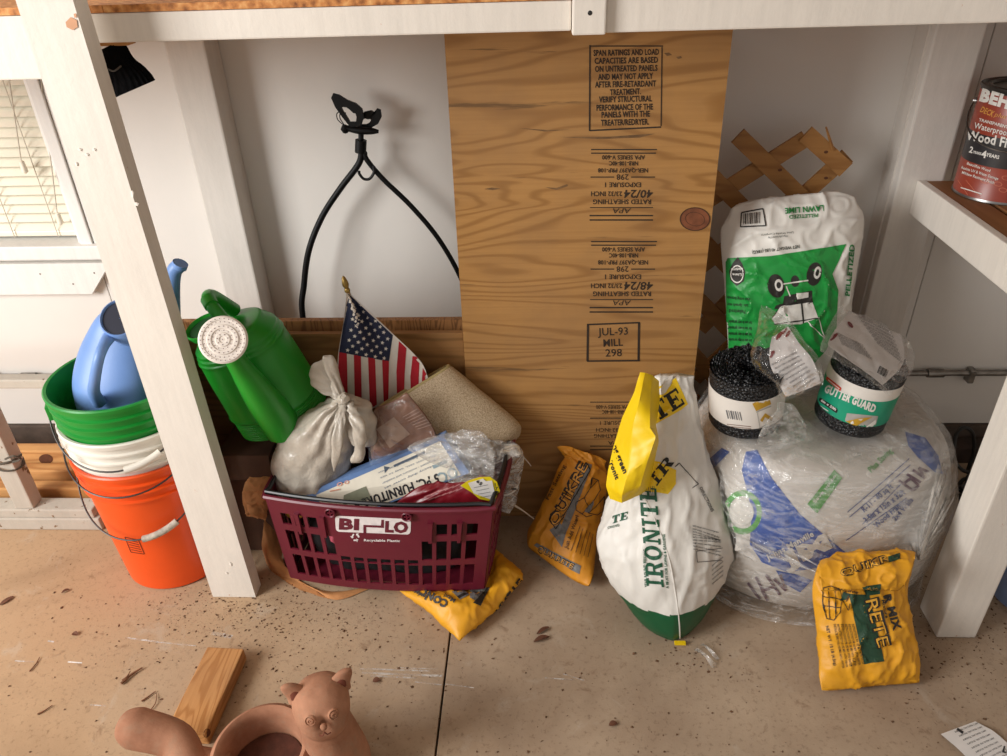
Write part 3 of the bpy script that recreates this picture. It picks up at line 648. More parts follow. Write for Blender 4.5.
for i in range(40):
    a = i / 39 * 2 * math.pi * 2.6; zz = P(12, 472, fy)[2] + 0.012 * math.sin(a * 0.7) + i * 0.0006
    w.append((cx + 0.031 * math.cos(a), cyy + 0.030 * math.sin(a), zz))
w += [(cx + 0.05, cyy - 0.02, w[-1][2] + 0.02), (cx + 0.045, cyy - 0.03, w[-1][2] + 0.04), (cx + 0.02, cyy - 0.03, w[-1][2] + 0.03)]
MB().tube(w, 0.0028, 6, 120).build('rope_tie', simple('grey_rope', lin(92, 84, 74), 0.9), st, True)

M_pine = wood('pine_board', lin(178, 122, 66), lin(214, 160, 98), 'x', 38, 2.0, 6, dark=lin(90, 50, 24), crack=0.72)
ly = fy + 0.075
lab = ('knotty tan board at the bottom of the lumber pile under the window', 'knotty tan board in the middle of the lumber pile under the window', 'knotty tan board at the top of the lumber pile under the window')
tops = (489, 471, 451); ys = (ly + 0.0, ly + 0.055, ly + 0.10); zc = 0.001
for i in range(3):
    zt_ = max(P(45, tops[i], ys[i])[2], zc + 0.02)
    m = MB().bbox((-2.0, ys[i], 0.001 if i == 0 else 0.001), (G(120, 500)[0] + 0.03 * i, ys[i] + 0.038, zt_), 0.004); o = m.build('lumber_board', M_pine)
    tag(o, ('lowest', 'middle', 'tallest')[i] + ' tan board of the lumber lying behind the weathered white frame', 'lumber', 'boards lying behind the white frame')
    if i == 2: Ink(m.bvh(), 0.0005, 400).ell((46, 459), 7, 5).build('knot', simple('pine_knot', lin(96, 52, 26), 0.7, 0.3, 80), o)
    if i == 1: Ink(m.bvh(), 0.0005, 400).ell((84, 478), 4, 3).build('knot', simple('pine_knot', lin(96, 52, 26), 0.7, 0.3, 80), o)

# ---------------------------------------------------------------- bucket stack
BC = np.array([G(170, 587)[0] - 0.018, G(170, 587)[1] + 0.118, 0.0])
M_orange = simple('orange_plastic', lin(236, 84, 22), 0.38, 0.06, 12, 200, 0.05)
M_whitep = simple('white_plastic', lin(232, 226, 214), 0.4, 0.1, 14, 200, 0.06)
M_greenp = simple('green_plastic', lin(22, 140, 48), 0.36, 0.1, 12, 200, 0.06)
M_wire = simple('dark_wire', lin(70, 66, 64), 0.4, 0.2, 40, metal=0.7)
M_grip = simple('dirty_grip', lin(196, 186, 170), 0.7, 0.4, 90, 120, 0.5)
def bucket(name, label, z0, h, r0, r1, mat, hx, grip, vis0):
    t = thing(name, label, 'bucket', BC + (0, 0, z0), 'nested plastic buckets under the window')
    rr = lambda z: r0 + (r1 - r0) * z / h
    prof = [(0.001, 0.004), (r0 - 0.012, 0.004), (r0 - 0.004, 0.0), (r0, 0.004)]
    for zz in np.linspace(0.02, h - 0.09, 6): prof.append((rr(zz), zz))
    for b in (0.080, 0.058, 0.036):                      # stiffening ribs below the lip
        zz = h - b; prof += [(rr(zz), zz), (rr(zz) + 0.0065, zz + 0.002), (rr(zz) + 0.0065, zz + 0.006), (rr(zz) + 0.001, zz + 0.0085)]
    prof += [(rr(h) , h - 0.014), (rr(h) + 0.006, h - 0.012), (rr(h) + 0.007, h - 0.003), (rr(h) + 0.004, h), (rr(h) - 0.002, h - 0.001), (rr(h) - 0.0035, h - 0.01)]
    for zz in np.linspace(h - 0.03, 0.012, 9): prof.append((rr(zz) - 0.004, zz))
    prof.append((0.001, 0.010))
    body = MB().lathe(prof, BC + (0, 0, z0), 72); body.build('body', mat, t, True, 35)
    for a in hx[:2]:
        d = np.array([math.cos(math.radians(a)), math.sin(math.radians(a)), 0]); s_ = np.array([-d[1], d[0], 0]); zz = h - 0.056
        MB().obox(BC + d * (rr(zz) + 0.007) + (0, 0, z0 + zz), d * 0.009, s_ * 0.016, (0, 0, 0.018), 0.004).build('handle_lug', mat, t, True, 35)
    pts = []; a0, a1, drop = hx
    for i in range(33):
        f = i / 32; a = math.radians(a0 + (a1 - a0) * f); s_ = math.sin(math.pi * f); zz = h - 0.056 - drop * (s_ ** 0.75)
        r = rr(max(zz, 0)) + 0.015 + 0.010 * s_; pts.append(BC + (r * math.cos(a), r * math.sin(a), z0 + zz))
    ha = MB().tube(pts, 0.0021, 7).build('wire_handle', M_wire, t, True)
    if grip: MB().tube(pts[18:25], grip[0], 10).build('grip', grip[1], ha, True)
    return body
RB, RT, BH = 0.129, 0.150, 0.372
zw, zg = 0.088, 0.088 * 2
kb = bucket('bucket', 'orange plastic bucket at the bottom of the nested bucket stack', 0.001, BH, RB, RT, M_orange, (196, 345, 0.115), (0.008, M_grip), 0)
bucket('bucket', 'white plastic bucket nested between the orange and the green buckets', 0.001 + zw, BH, RB, RT, M_whitep, (200, 345, 0.075), None, 0)
bucket('bucket', 'green plastic bucket on top of the nested stack holding a blue watering can', 0.001 + zg, BH, RB, RT, M_greenp, (205, 348, 0.092), (0.0085, M_whitep), 0)
ob = bpy.data.objects['bucket']
lb = Ink(kb.bvh(), 0.0006, 3)
Q = ((125, 537), (138.5, 540), (144.5, 554), (131, 552))
for i in range(4): lb.line(Q[i], Q[(i + 1) % 4], w=0.8)
for j in range(5):
    f = (j + 1) / 6; a = np.array(Q[0]) * (1 - f) + np.array(Q[3]) * f + (1.5, 0); b_ = np.array(Q[1]) * (1 - f) + np.array(Q[2]) * f - (1.5, 0); lb.line(a, b_, w=0.7)
lb.build('warning_print', ink('dark_orange', lin(120, 40, 14)), ob)

# ---------------------------------------------------------------- blue watering can standing in the green bucket
M_blue = simple('blue_plastic', lin(112, 148, 206), 0.42, 0.08, 10, 220, 0.08)
M_mouth_shade = simple('mouth_shade', lin(14, 18, 40), 0.7)  # shade inside the blue can, painted as a dark colour
gz = 0.001 + zg
K = np.array([BC[0] - 0.008, BC[1] - 0.005, gz + 0.16])
can = thing('watering_can', 'blue plastic watering can standing in the green bucket', 'watering can', K)
X_, Y_ = np.array((1.0, 0, 0)), np.array((0, 1.0, 0))
tilt = np.array((-0.02, 0.05, 1.0))
bt = MB(); S = []
for h_, ax_, ay_, dx, dy in ((0, 0.085, 0.075, 0, 0), (0.015, 0.1, 0.088, 0, 0), (0.13, 0.098, 0.086, 0, 0), (0.20, 0.094, 0.080, 0, 0.006), (0.255, 0.082, 0.064, 0.006, 0.020), (0.30, 0.064, 0.046, 0.016, 0.032), (0.335, 0.042, 0.030, 0.026, 0.036), (0.345, 0.012, 0.012, 0.03, 0.036)):
    S.append((K + tilt * h_ + (dx, dy, 0), X_ * ax_, Y_ * ay_, 2.4))
bt.loft(S, 44, 48).build('body', M_blue, can, True, 50)
mouth = P(119, 318, K[1] - 0.06); md = unit((0.05, -0.72, 0.70))
MB().lathe([(0.046, -0.05), (0.040, 0.0), (0.037, 0.003), (0.035, 0.0), (0.034, -0.025)], mouth, 32, axis=md).build('mouth_rim', M_blue, can, True)
MB().lathe([(0.0005, -0.002), (0.0345, -0.002)], mouth, 32, axis=md).build('mouth_opening', M_mouth_shade, can, label='filling opening, a disc with its inner shade painted dark')
hp = [P(109, 337, K[1] - 0.075), P(104, 345, K[1] - 0.10), P(99, 358, K[1] - 0.125), P(95, 378, K[1] - 0.128), P(94, 392, K[1] - 0.11), P(99, 402, K[1] - 0.078)]
MB().tube(hp, [0.013, 0.011, 0.0105, 0.011, 0.012, 0.014], 12, 30).build('handle', M_blue, can, True)
MB().tube([K + (0.06, 0.05, 0.08), K + (0.086, 0.072, 0.16), P(172, 285, K[1] + 0.06), P(180, 263, K[1] + 0.06)], [0.03, 0.022, 0.0165, 0.015], 14, 26).build('spout', M_blue, can, True)
MB().tube([P(179, 267, K[1] + 0.06), P(180.5, 263, K[1] + 0.06)], 0.0162, 14).build('spout_collar', M_blue, can, True)

# ---------------------------------------------------------------- green watering can
M_can = simple('grass_green_plastic', lin(34, 146, 40), 0.34, 0.08, 8, 220, 0.08)
YG = 1.452
B0, T0 = P(283, 411, YG + 0.01), P(231, 327, YG - 0.01)
az = unit(T0 - B0); L = np.linalg.norm(T0 - B0)
ax = unit(np.cross(az, (0, -1, 0))); ax = ax if ax[0] > 0 else -ax; ay = np.cross(az, ax)          # ax across the picture, ay to / from the viewer
if ay[1] < 0: ay = -ay
gc = thing('watering_can', 'green plastic watering can with a round white sprinkler head, tipped over on a cardboard box', 'watering can', B0 - (0, 0, 0.06))
W = 0.108; S = []
def cs(h_, a, b, dx=0): return (B0 + az * (h_ * L) + ax * dx, ax * a, ay * b, 2.3)
S = [cs(-0.06, W * 0.82, W * 0.72), cs(-0.04, W * 0.93, W * 0.83)]
for i in range(8):
    S += [cs(-0.02 + i * 0.025, W * 0.985, W * 0.88), cs(-0.01 + i * 0.025, W * 0.97, W * 0.865)]
S += [cs(0.2, W * 1.02, W * 0.91), cs(0.24, W * 0.99, W * 0.88), cs(0.6, W * 0.95, W * 0.85), cs(0.78, W * 0.92, W * 0.82)]
for i in range(3): S += [cs(0.82 + i * 0.045, W * (0.93 - 0.03 * i), W * (0.83 - 0.03 * i)), cs(0.84 + i * 0.045, W * (0.895 - 0.03 * i), W * (0.80 - 0.03 * i))]
S += [cs(0.985, W * 0.72, W * 0.66), cs(1.03, W * 0.6, W * 0.54), cs(1.035, W * 0.05, W * 0.05)]
gb = MB().loft(S, 150, 56); gb.build('body', M_can, gc, True, 55)
# open half of the top
mo = P(208, 327, YG - 0.055)
MB().lathe([(0.052, -0.012), (0.054, 0.004), (0.050, 0.008), (0.046, 0.002), (0.045, -0.01)], mo, 36, axis=az * 0.75 + np.array((-0.15, -0.45, 0.3)), sx=1.0, sy=0.62, xdir=(0.9, 0, 0.35)).build('mouth_rim', M_can, gc, True)
MB().lathe([(0.0005, 0.0), (0.047, 0.0)], mo, 36, axis=az * 0.75 + np.array((-0.15, -0.45, 0.3)), sx=1.0, sy=0.62, xdir=(0.9, 0, 0.35)).build('mouth_opening', simple('mouth_shade_green', lin(10, 70, 22), 0.6), gc)  # flat disc, the shade inside is put into its darker green
fr = YG - 0.095
MB().tube([P(283, 425, fr + 0.035), P(262, 398, fr - 0.02), P(241, 368, fr - 0.055), P(228, 348, fr - 0.085)], [0.046, 0.036, 0.023, 0.016], 22, 30).build('spout', M_can, gc, True)
rc = P(223.5, 340, fr - 0.105); rn = unit(EYEP - rc) * 0.75 + np.array((-0.1, -0.2, 0.25)); rn = unit(rn)
ro = MB().lathe([(0.012, -0.03), (0.036, -0.006), (0.0455, 0.0), (0.0465, 0.004), (0.043, 0.0075), (0.0385, 0.0075), (0.0375, 0.006), (0.030, 0.0062), (0.0285, 0.0085), (0.022, 0.0085), (0.021, 0.0066), (0.0145, 0.0066), (0.013, 0.0085), (0.007, 0.0085), (0.006, 0.007), (0.0005, 0.007)], rc, 48, axis=rn)
M_rose = simple('white_sprinkler', lin(236, 226, 216), 0.4, 0.06)
ros = ro.build('sprinkler_head', M_rose, gc, True, 30)
hol = MB(); rx = unit(np.cross(rn, (0, 0, 1))); ry = np.cross(rn, rx)
for r_, n_ in ((0.0, 1), (0.010, 7), (0.0178, 13), (0.0258, 19), (0.0343, 26), (0.0405, 30)):
    for i in range(n_):
        a = 2 * math.pi * i / n_ + r_ * 60; hol.lathe([(0.0001, 0.0092), (0.00115, 0.0091)], rc + rx * r_ * math.cos(a) + ry * r_ * math.sin(a), 6, axis=rn)
hol.build('spray_holes', ink('hole', lin(120, 92, 86)), ros, normals=False, kind='stuff')
MB().tube([P(233, 330, YG - 0.06), P(220, 316, YG - 0.09), P(209, 301, YG - 0.075), P(212, 296, YG - 0.03), P(234, 310, YG + 0.03)], [0.014, 0.014, 0.0135, 0.014, 0.016], 14, 40).build('handle', M_can, gc, True)
MB().tube([P(212, 306, YG - 0.088), P(208, 299, YG - 0.072)], 0.0155, 14).build('handle_collar', M_can, gc, True)
Ink(gb.bvh(), 0.0006, 4).line((245, 350), (262, 380), (276, 414), (285, 437), w=0.9).build('mould_seam', simple('seam_green', lin(60, 170, 66), 0.35), gc)

# cardboard box the can rests on, in the shade between post and basket
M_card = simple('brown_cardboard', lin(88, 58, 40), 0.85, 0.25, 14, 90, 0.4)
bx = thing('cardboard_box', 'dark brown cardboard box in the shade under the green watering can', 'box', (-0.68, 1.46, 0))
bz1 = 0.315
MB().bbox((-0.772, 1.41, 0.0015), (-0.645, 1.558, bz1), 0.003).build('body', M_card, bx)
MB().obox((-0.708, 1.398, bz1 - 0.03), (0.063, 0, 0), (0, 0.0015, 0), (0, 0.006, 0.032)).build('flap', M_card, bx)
wl = [(-0.752, 1.375, 0.33), (-0.745, 1.362, 0.27), (-0.75, 1.355, 0.2), (-0.755, 1.36, 0.12), (-0.75, 1.37, 0.03), (-0.735, 1.36, 0.006)]
tag(MB().tube(wl, 0.0018, 6, 40).build('loose_wire', M_wire, smooth=True), 'thin loose wire hanging beside the dark cardboard box', 'wire')

# ---------------------------------------------------------------- black brush hanging behind the post
M_blk = simple('black_bristle', (0.004, 0.004, 0.005), 0.95, 0.4, 90, 180, 0.9, spec=0.1)
YB = 1.43
br = thing('hanging_brush', 'black fan-shaped brush hanging under the shelf behind the white post', 'brush', P(120, 50, YB))
c0, c1, c2, c3 = P(112, 45, YB), P(119, 62, YB), P(126, 80, YB), P(130, 93, YB)
hx_ = unit(P(150, 84, YB) - P(118, 98, YB))
def bf(p, u, v): return 0.0012 * math.sin(u * 2 * math.pi * 26) * (0.3 + v) + 0.001 * noise.noise(Vector((p * 90).tolist()))
MB().loft([(c0, hx_ * 0.024, (0, 0.012, 0), 2.5), (c1, hx_ * 0.027, (0, 0.014, 0), 2.4), (P(123, 72, YB), hx_ * 0.037, (0, 0.016, 0), 2.4), (c2, hx_ * 0.046, (0, 0.017, 0), 2.4), (P(128, 92, YB), hx_ * 0.058, (0, 0.016, 0), 2.4)], 26, 104, bf).build('bristles', M_blk, br, True, 60)
MB().tube([P(108, 69, YB - 0.017), P(114, 71, YB - 0.019), P(121, 66, YB - 0.02)], 0.0016, 6, 12).build('string', simple('grey_string', lin(96, 92, 88), 0.9), br)
hb = P(115, 44, YB); MB().bbox((hb[0] - 0.045, YB - 0.012, hb[2] - 0.002), (hb[0] + 0.03, YB + 0.02, hb[2] + 0.012), 0.003).build('head_block', M_pine, br)
MB().tube([hb + (0, 0, 0.01), (hb[0], YB, rz1)], 0.004, 8).build('hanger', M_wire, br)

# ---------------------------------------------------------------- butterfly plant stand
M_iron = simple('black_powder_coat', (0.003, 0.003, 0.0035), 0.5, 0.2, 60, 200, 0.1, spec=0.25)
YH = 1.795
hk = thing('garden_hook', 'black metal plant hanger with a butterfly finial leaning on the white wall', 'plant hanger', P(380, 600, YH) * (1, 1, 0))
def arm(pts, r): return MB().tube(pts, r, 12, 60)
f0 = P(303, 318, YH - 0.02); 
arm([P(362, 152, YH), P(358, 165, YH), P(340, 189, YH), P(322, 217, YH), P(309, 250, YH - 0.01), P(304, 285, YH - 0.01), f0, (f0[0] + 0.01, YH - 0.03, 0.25), (f0[0] + 0.03, YH - 0.04, 0.005)], 0.0078).build('side_bar', M_iron, hk, True)
f1 = P(463, 283, YH)
arm([P(364.5, 152, YH), P(367, 160, YH), P(383, 179, YH), P(412, 207, YH), P(440, 241, YH), f1, (f1[0] + 0.05, YH, 0.4), (f1[0] + 0.06, YH - 0.04, 0.005)], 0.0062).build('side_bar', M_iron, hk, True)
MB().tube([P(373.5, 166, YH - 0.006), P(374, 172, YH - 0.008), P(370, 178.5, YH - 0.01), P(364, 179, YH - 0.01), P(359.5, 174, YH - 0.01), P(359, 171, YH - 0.01)], 0.0035, 8, 24).build('hook', M_iron, hk, True)
MB().tube([P(360.5, 152.5, YH - 0.003), P(361, 140, YH - 0.003)], 0.0135, 16).build('ferrule', M_iron, hk, True)
MB().tube([P(361, 141, YH), P(361, 128, YH)], 0.0065, 10).build('neck', M_iron, hk, True)
YF = YH - 0.012
MB().tube([P(344.5, 128, YF), P(350, 129, YF), P(360, 130.5, YF), P(371, 131, YF), P(378.5, 131.5, YF)], [0.0085, 0.007, 0.009, 0.008, 0.004], 12, 18).build('butterfly_body', M_iron, hk, True)
MB().lathe([(0.0008, -0.0105), (0.006, -0.0085), (0.0105, 0), (0.006, 0.0085), (0.0008, 0.0105)], P(345, 129, YF), 14).build('butterfly_head', M_iron, hk, True)
def wing(outer, inner, yo):
    m = MB(); n = len(outer); t_ = np.array((0, 0.006, 0)); V = []
    for k_ in range(n):
        V += [P(*outer[k_], yo), P(*inner[k_], yo), P(*outer[k_], yo) + t_, P(*inner[k_], yo) + t_]
    f = []
    for k_ in range(n):
        a = 4 * k_; b_ = 4 * ((k_ + 1) % n); f += [(a, b_, b_ + 1, a + 1), (a + 2, a + 3, b_ + 3, b_ + 2), (a, a + 2, b_ + 2, b_), (a + 1, b_ + 1, b_ + 3, a + 3)]
    return m.add(V, f)
wing([(350, 127), (342, 117), (335, 107), (331, 98), (333, 93.5), (339, 95), (347, 100), (356, 103.5), (362, 109), (364, 117), (361, 126)],
     [(350, 122), (346.5, 116), (343, 111), (341.5, 108), (343, 107), (346.5, 107.5), (350, 110), (353, 113), (355.5, 113.5), (356.5, 117), (356, 122)], YF - 0.004).build('wing', M_iron, hk)
wing([(356, 127.5), (360, 118), (364, 112), (371, 110.5), (375.5, 113), (377, 108.5), (380.5, 110), (381.5, 117), (378, 124), (371, 128)],
     [(358.5, 124.5), (360, 122), (361.5, 120), (365, 118.5), (368, 119.5), (370, 119), (371, 120), (370.5, 121), (369, 123), (366, 124.5)], YF + 0.012).build('wing', M_iron, hk)
MB().tube([P(345, 126, YF), P(338, 120, YF - 0.01), P(337, 113.5, YF - 0.01), P(342, 111, YF - 0.01), P(343, 115, YF - 0.01)], 0.0011, 6, 24).build('antenna', M_iron, hk)
MB().tube([P(345, 126, YF), P(340, 118, YF - 0.02), P(341, 112, YF - 0.02), P(346, 113, YF - 0.02)], 0.0011, 6, 20).build('antenna', M_iron, hk)

# ================================================================ maroon shopping basket
M_maroon = simple('maroon_plastic', lin(104, 26, 44), 0.4, 0.08, 14, 220, 0.06)
M_blackp = simple('black_plastic', (0.010, 0.010, 0.012), 0.4, 0.2, 30)
TL, TR = P(265, 495, 1.290), P(493, 507, 1.228)
BL, BR = G(291, 577, 0.020), G(484, 588, 0.048)
perp = unit(np.array((-(TR - TL)[1], (TR - TL)[0], 0.0)))
if perp[1] < 0: perp = -perp
DT, DB = 0.275, 0.225
TLb, TRb = TL + perp * DT, TR + perp * DT; BLb, BRb = BL + perp * DB + unit(TR - TL) * 0.006, BR + perp * DB - unit(TR - TL) * 0.006
bk = thing('shopping_basket', 'maroon plastic shopping basket full of bags and packages', 'basket', (BL + BRb) / 2 * (1, 1, 0) + (0, 0, 0.012))
def face(a, b_, c, d, bow, out):
    """map (s across, t down) onto a side; bow pushes the middle outwards"""
    def f(s, t, k=0.0):
        p = (a * (1 - s) + b_ * s) * (1 - t) + (d * (1 - s) + c * s) * t
        return p + out * (bow * 4 * s * (1 - s) + k)
    return f
def cellpanel(fm, S, T, solid, th):
    m = MB(); ns_, nt = len(S), len(T); n1 = ns_ * nt
    V = [fm(s, t, th / 2) for t in T for s in S] + [fm(s, t, -th / 2) for t in T for s in S]; f = []
    I = lambda i, j, b_=0: j * ns_ + i + b_ * n1
    ok = lambda i, j: 0 <= i < ns_ - 1 and 0 <= j < nt - 1 and solid(i, j)
    for j in range(nt - 1):
        for i in range(ns_ - 1):
            if not solid(i, j): continue
            f += [(I(i, j), I(i + 1, j), I(i + 1, j + 1), I(i, j + 1)), (I(i, j, 1), I(i, j + 1, 1), I(i + 1, j + 1, 1), I(i + 1, j, 1))]
            for di, dj, p, q in ((0, -1, (i, j), (i + 1, j)), (0, 1, (i + 1, j + 1), (i, j + 1)), (-1, 0, (i, j + 1), (i, j)), (1, 0, (i + 1, j), (i + 1, j + 1))):
                if not ok(i + di, j + dj): f.append((I(*p), I(*p, 1), I(*q, 1), I(*q)))
    return m.add(V, f)
out = -perp
NC = 14; S_ = [0.0, 0.045]
for c in range(NC):
    w_ = (1 - 0.09) / NC; s0 = 0.045 + c * w_; S_ += [s0 + w_ * 0.14, s0 + w_ * 0.86]
S_ += [0.955, 1.0]
T_ = [0.0, 0.17, 0.30, 0.37, 0.585, 0.60, 0.655, 0.665, 0.915, 1.0]
# rows of openings: short top row at both ends, tall middle row at both ends, slits under the logo, tall bottom row all along
def solid(i, j):
    if i < 2 or i > len(S_) - 4 or (i - 2) % 2 == 1: return True
    c = (i - 2) // 2
    if j == 1: return not (c < 3 or c > 10)
    if j in (3,): return not (c < 4 or c > 9)
    if j in (4,): return not (c < 4 or c > 9)
    if j in (5,): return not (4 <= c <= 9)
    if j == 7: return False
    return True
Tt = T_
ff = face(TL, TR, BR, BL, 0.022, out); fp = cellpanel(ff, S_, Tt, solid, 0.0045); fpo = fp.build('front_panel', M_maroon, bk)
cellpanel(face(TRb, TLb, BLb, BRb, 0.01, perp), S_, Tt, solid, 0.0045).build('back_panel', M_maroon, bk)
e1 = unit(TR - TL)
def solid2(i, j):
    if i < 2 or i > len(S2) - 4 or (i - 2) % 2 == 1: return True
    return j not in (1, 3, 4, 7)
S2 = [0.0, 0.06]
for c in range(8):
    w_ = 0.88 / 8; s0 = 0.06 + c * w_; S2 += [s0 + w_ * 0.14, s0 + w_ * 0.86]
S2 += [0.94, 1.0]
cellpanel(face(TLb, TL, BL, BLb, 0.008, -e1), S2, Tt, solid2, 0.0045).build('side_panel', M_maroon, bk)
cellpanel(face(TR, TRb, BRb, BR, 0.008, e1), S2, Tt, solid2, 0.0045).build('side_panel', M_maroon, bk)
bot = MB(); bot.prism([BL + (0, 0, 0.001), BR + (0, 0, 0.001), BRb + (0, 0, 0.001), BLb + (0, 0, 0.001)], (0, 0, 0.004)); bot.build('bottom', M_maroon, bk)
# rim: bowed lip all round, black hand rails folded down on it
def rimpath(k, z, n=16):
    pts = []
    for (a, b_, bow, o_) in ((TL, TR, 0.022, out), (TR, TRb, 0.008, e1), (TRb, TLb, 0.01, perp), (TLb, TL, 0.008, -e1)):
        for i in range(n):
            s = i / n; pts.append(a * (1 - s) + b_ * s + o_ * (bow * 4 * s * (1 - s) + k) + (0, 0, z))
    return pts + [pts[0]]
MB().tube(rimpath(0.004, -0.002), 0.0065, 8).build('rim', M_maroon, bk, True)
MB().tube(rimpath(-0.006, 0.006), 0.0048, 8).build('carry_rail', M_blackp, bk, True)
for q in ((331, 511), (407.5, 515)):
    n_ = out; h, nn, _, _ = fp.bvh().ray_cast(Vector(EYEP.tolist()), Vector(ray(*q).tolist())); c = np.array(h) if h else P(q[0], q[1], 1.27)
    bo = MB().lathe([(0.0125, -0.004), (0.0125, 0.008), (0.0105, 0.0095), (0.0085, 0.008), (0.0082, 0.001), (0.0005, 0.001)], c, 24, axis=out, mi=[0, 0, 0, 0, 1]).build('handle_pivot', [M_maroon, M_blackp], bk, True, 40)
    MB().obox(c + out * 0.0045, e1 * 0.0065, (0, 0, 0.0014), out * 0.003).build('pivot_slot', M_maroon, bo)
    MB().obox(c + out * 0.0045, e1 * 0.0014, (0, 0, 0.0065), out * 0.003).build('pivot_slot', M_maroon, bo)
for s in (0.14, 0.262, 0.745, 0.87):      # stiffening ribs under the rim
    MB().prism([ff(s - 0.011, 0.14, 0.002), ff(s + 0.011, 0.14, 0.002), ff(s + 0.007, 0.37, 0.002), ff(s - 0.007, 0.37, 0.002)], out * 0.007).build('rib', M_maroon, bk)
# logo
FB = fp.bvh(); M_logo = ink('white_print', lin(232, 224, 222)); M_mar = ink('maroon_print', lin(104, 26, 44))
def rrect(q, r=0.12, n=5):
    """rounded quad, corners TL TR BR BL"""
    q = [np.array(p, float) for p in q]; o_ = []
    for i in range(4):
        c, a, b_ = q[i], q[i - 1], q[(i + 1) % 4]; hgt = np.linalg.norm(q[3] - q[0]); ra = unit(a - c) * hgt * r; rb = unit(b_ - c) * hgt * r
        for k_ in range(n): t = k_ / (n - 1); o_.append(c + ra * (1 - t) ** 2 + rb * t ** 2)
    return o_
Ink(FB, 0.0006, 4).poly(rrect(((335, 515.5), (411, 519), (410.5, 534.5), (336, 531.5)), 0.25)).build('logo_plate', M_logo, fpo)
k = Ink(FB, 0.0012, 4)
k.text("BI", (339, 528.5), (359, 529.3), 10.2, 0.055); k.text("LO", (385, 531.3), (408, 532.3), 10.2, 0.055)
k.poly([(364, 518.5), (383, 519.5), (383, 524), (367.5, 523.6), (367.5, 532.5), (363.5, 532.3)][:0] or [(363.5, 524.5), (381, 525.2), (381.5, 519.4), (384, 519.5), (384, 527.6), (366.3, 526.8), (366.3, 532.6), (363.5, 532.5)])
k.build('logo_lettering', M_mar, fpo)
k = Ink(FB, 0.0006, 4); k.text("Recyclable Plastic", (364, 541), (400, 541.8), 2.3, 0.03)
for a in (90, 210, 330):
    c_ = np.array((355.5, 537)); d = lambda aa, r: c_ + r * np.array((math.cos(math.radians(aa)), -math.sin(math.radians(aa)))); k.line(d(a + 28, 3.6), d(a + 92, 3.6), w=1.6); k.poly([d(a + 78, 5.4), d(a + 112, 3.6), d(a + 88, 1.6)])
k.build('recycle_print', M_logo, fpo)

# ---------------------------------------------------------------- what lies inside
def rl(s, t, z): return TL * (1 - s) + TR * s + perp * (DT * t) + (0, 0, z)
ztop = TL[2]
M_shade = simple('shade_dark', lin(30, 26, 28), 0.9, 0.3, 12, 70, 0.6)
def bagfn(knot, amp=0.0085, n=44, seed=0):
    def fn(p, u, v):
        d = p - knot; a = math.atan2(d[2], d[0]); r = np.linalg.norm(d)
        pl = math.sin(a * n * 0.5 + 3 * noise.noise(Vector((p * 14).tolist()) + Vector((seed, 0, 0)))) * math.exp(-r * 9)
        c = noise.voronoi(Vector((p * 17).tolist()) + Vector((seed * 3, 0, 0)))[0]
        return amp * pl + amp * 0.8 * (min(c[1] - c[0], 0.6) - 0.3) + amp * 0.4 * noise.noise(Vector((p * 45).tolist()))
    return fn
# dark crumpled lump that paints shade into the bottom of the basket
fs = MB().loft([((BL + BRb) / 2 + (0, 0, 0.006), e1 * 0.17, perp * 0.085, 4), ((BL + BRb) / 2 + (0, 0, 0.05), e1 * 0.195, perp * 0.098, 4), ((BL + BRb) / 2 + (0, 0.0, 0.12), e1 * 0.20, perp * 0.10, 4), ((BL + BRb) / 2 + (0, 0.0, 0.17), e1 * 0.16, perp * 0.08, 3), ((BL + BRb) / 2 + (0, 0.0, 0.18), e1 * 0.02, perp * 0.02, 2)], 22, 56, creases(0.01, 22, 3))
tag(fs.build('shade_fill', M_shade, smooth=True, angle=180), 'crumpled dark lump standing for shade in the bottom of the maroon basket', 'bag')
oddm = (simple('pink_fabric', lin(206, 92, 110), 0.8), simple('gold_wrap', lin(214, 160, 60), 0.5), simple('pale_cloth', lin(206, 206, 214), 0.8), simple('slate_cloth', lin(84, 100, 140), 0.8))
for i, (s, t, c, l_) in enumerate(((0.285, 0.50, 0, 'small pink cloth scrap'), (0.085, 0.26, 1, 'small gold wrapper'), (0.25, 0.36, 2, 'pale cloth scrap'), (0.33, 0.47, 3, 'slate blue cloth scrap'))):
    c_ = ff(s, t, -0.035); m = MB().loft([(c_ + e1 * a - (0, 0, 0.0), np.array((0, 0, 1.0)) * r, perp * r * 0.7, 2.2) for a, r in ((-0.022, 0.003), (-0.016, 0.016), (0, 0.022), (0.016, 0.017), (0.022, 0.003))], 14, 18, creases(0.005, 60, i))
    tag(m.build('cloth_scrap', oddm[c], smooth=True), l_ + ' showing through the openings of the maroon basket', 'scrap')

# white knotted carrier bag
def plastic(name, col, sub=0.25, rough=0.3):
    if name in MATS: return MATS[name]
    t = NT(name); c = t.mix(t.ramp(t.noise(13, 4, 0.6, None, 0.7), [(0.35, 0.0), (0.65, 1.0)]), tuple(x * 0.8 for x in col), tuple(col))
    t.bump(t.noise(40, 4, 0.65, None, 1.0), 0.5, 0.006); MATS[name] = t.fin(c, rough, 0, 0.5)
    t.b.inputs['Subsurface Weight'].default_value = sub; t.b.inputs['Subsurface Radius'].default_value = (0.02, 0.017, 0.014); return t.m
M_carrier = plastic('white_carrier_plastic', lin(196, 186, 172), 0.15, 0.22)
YC = 1.395
kn = P(343, 399, YC - 0.03)
cb = thing('carrier_bag', 'knotted white plastic carrier bag in the maroon basket', 'bag', P(320, 490, YC))
vx, vz = np.array((1.0, 0, 0)), np.array((0, 0.0, 1.0))
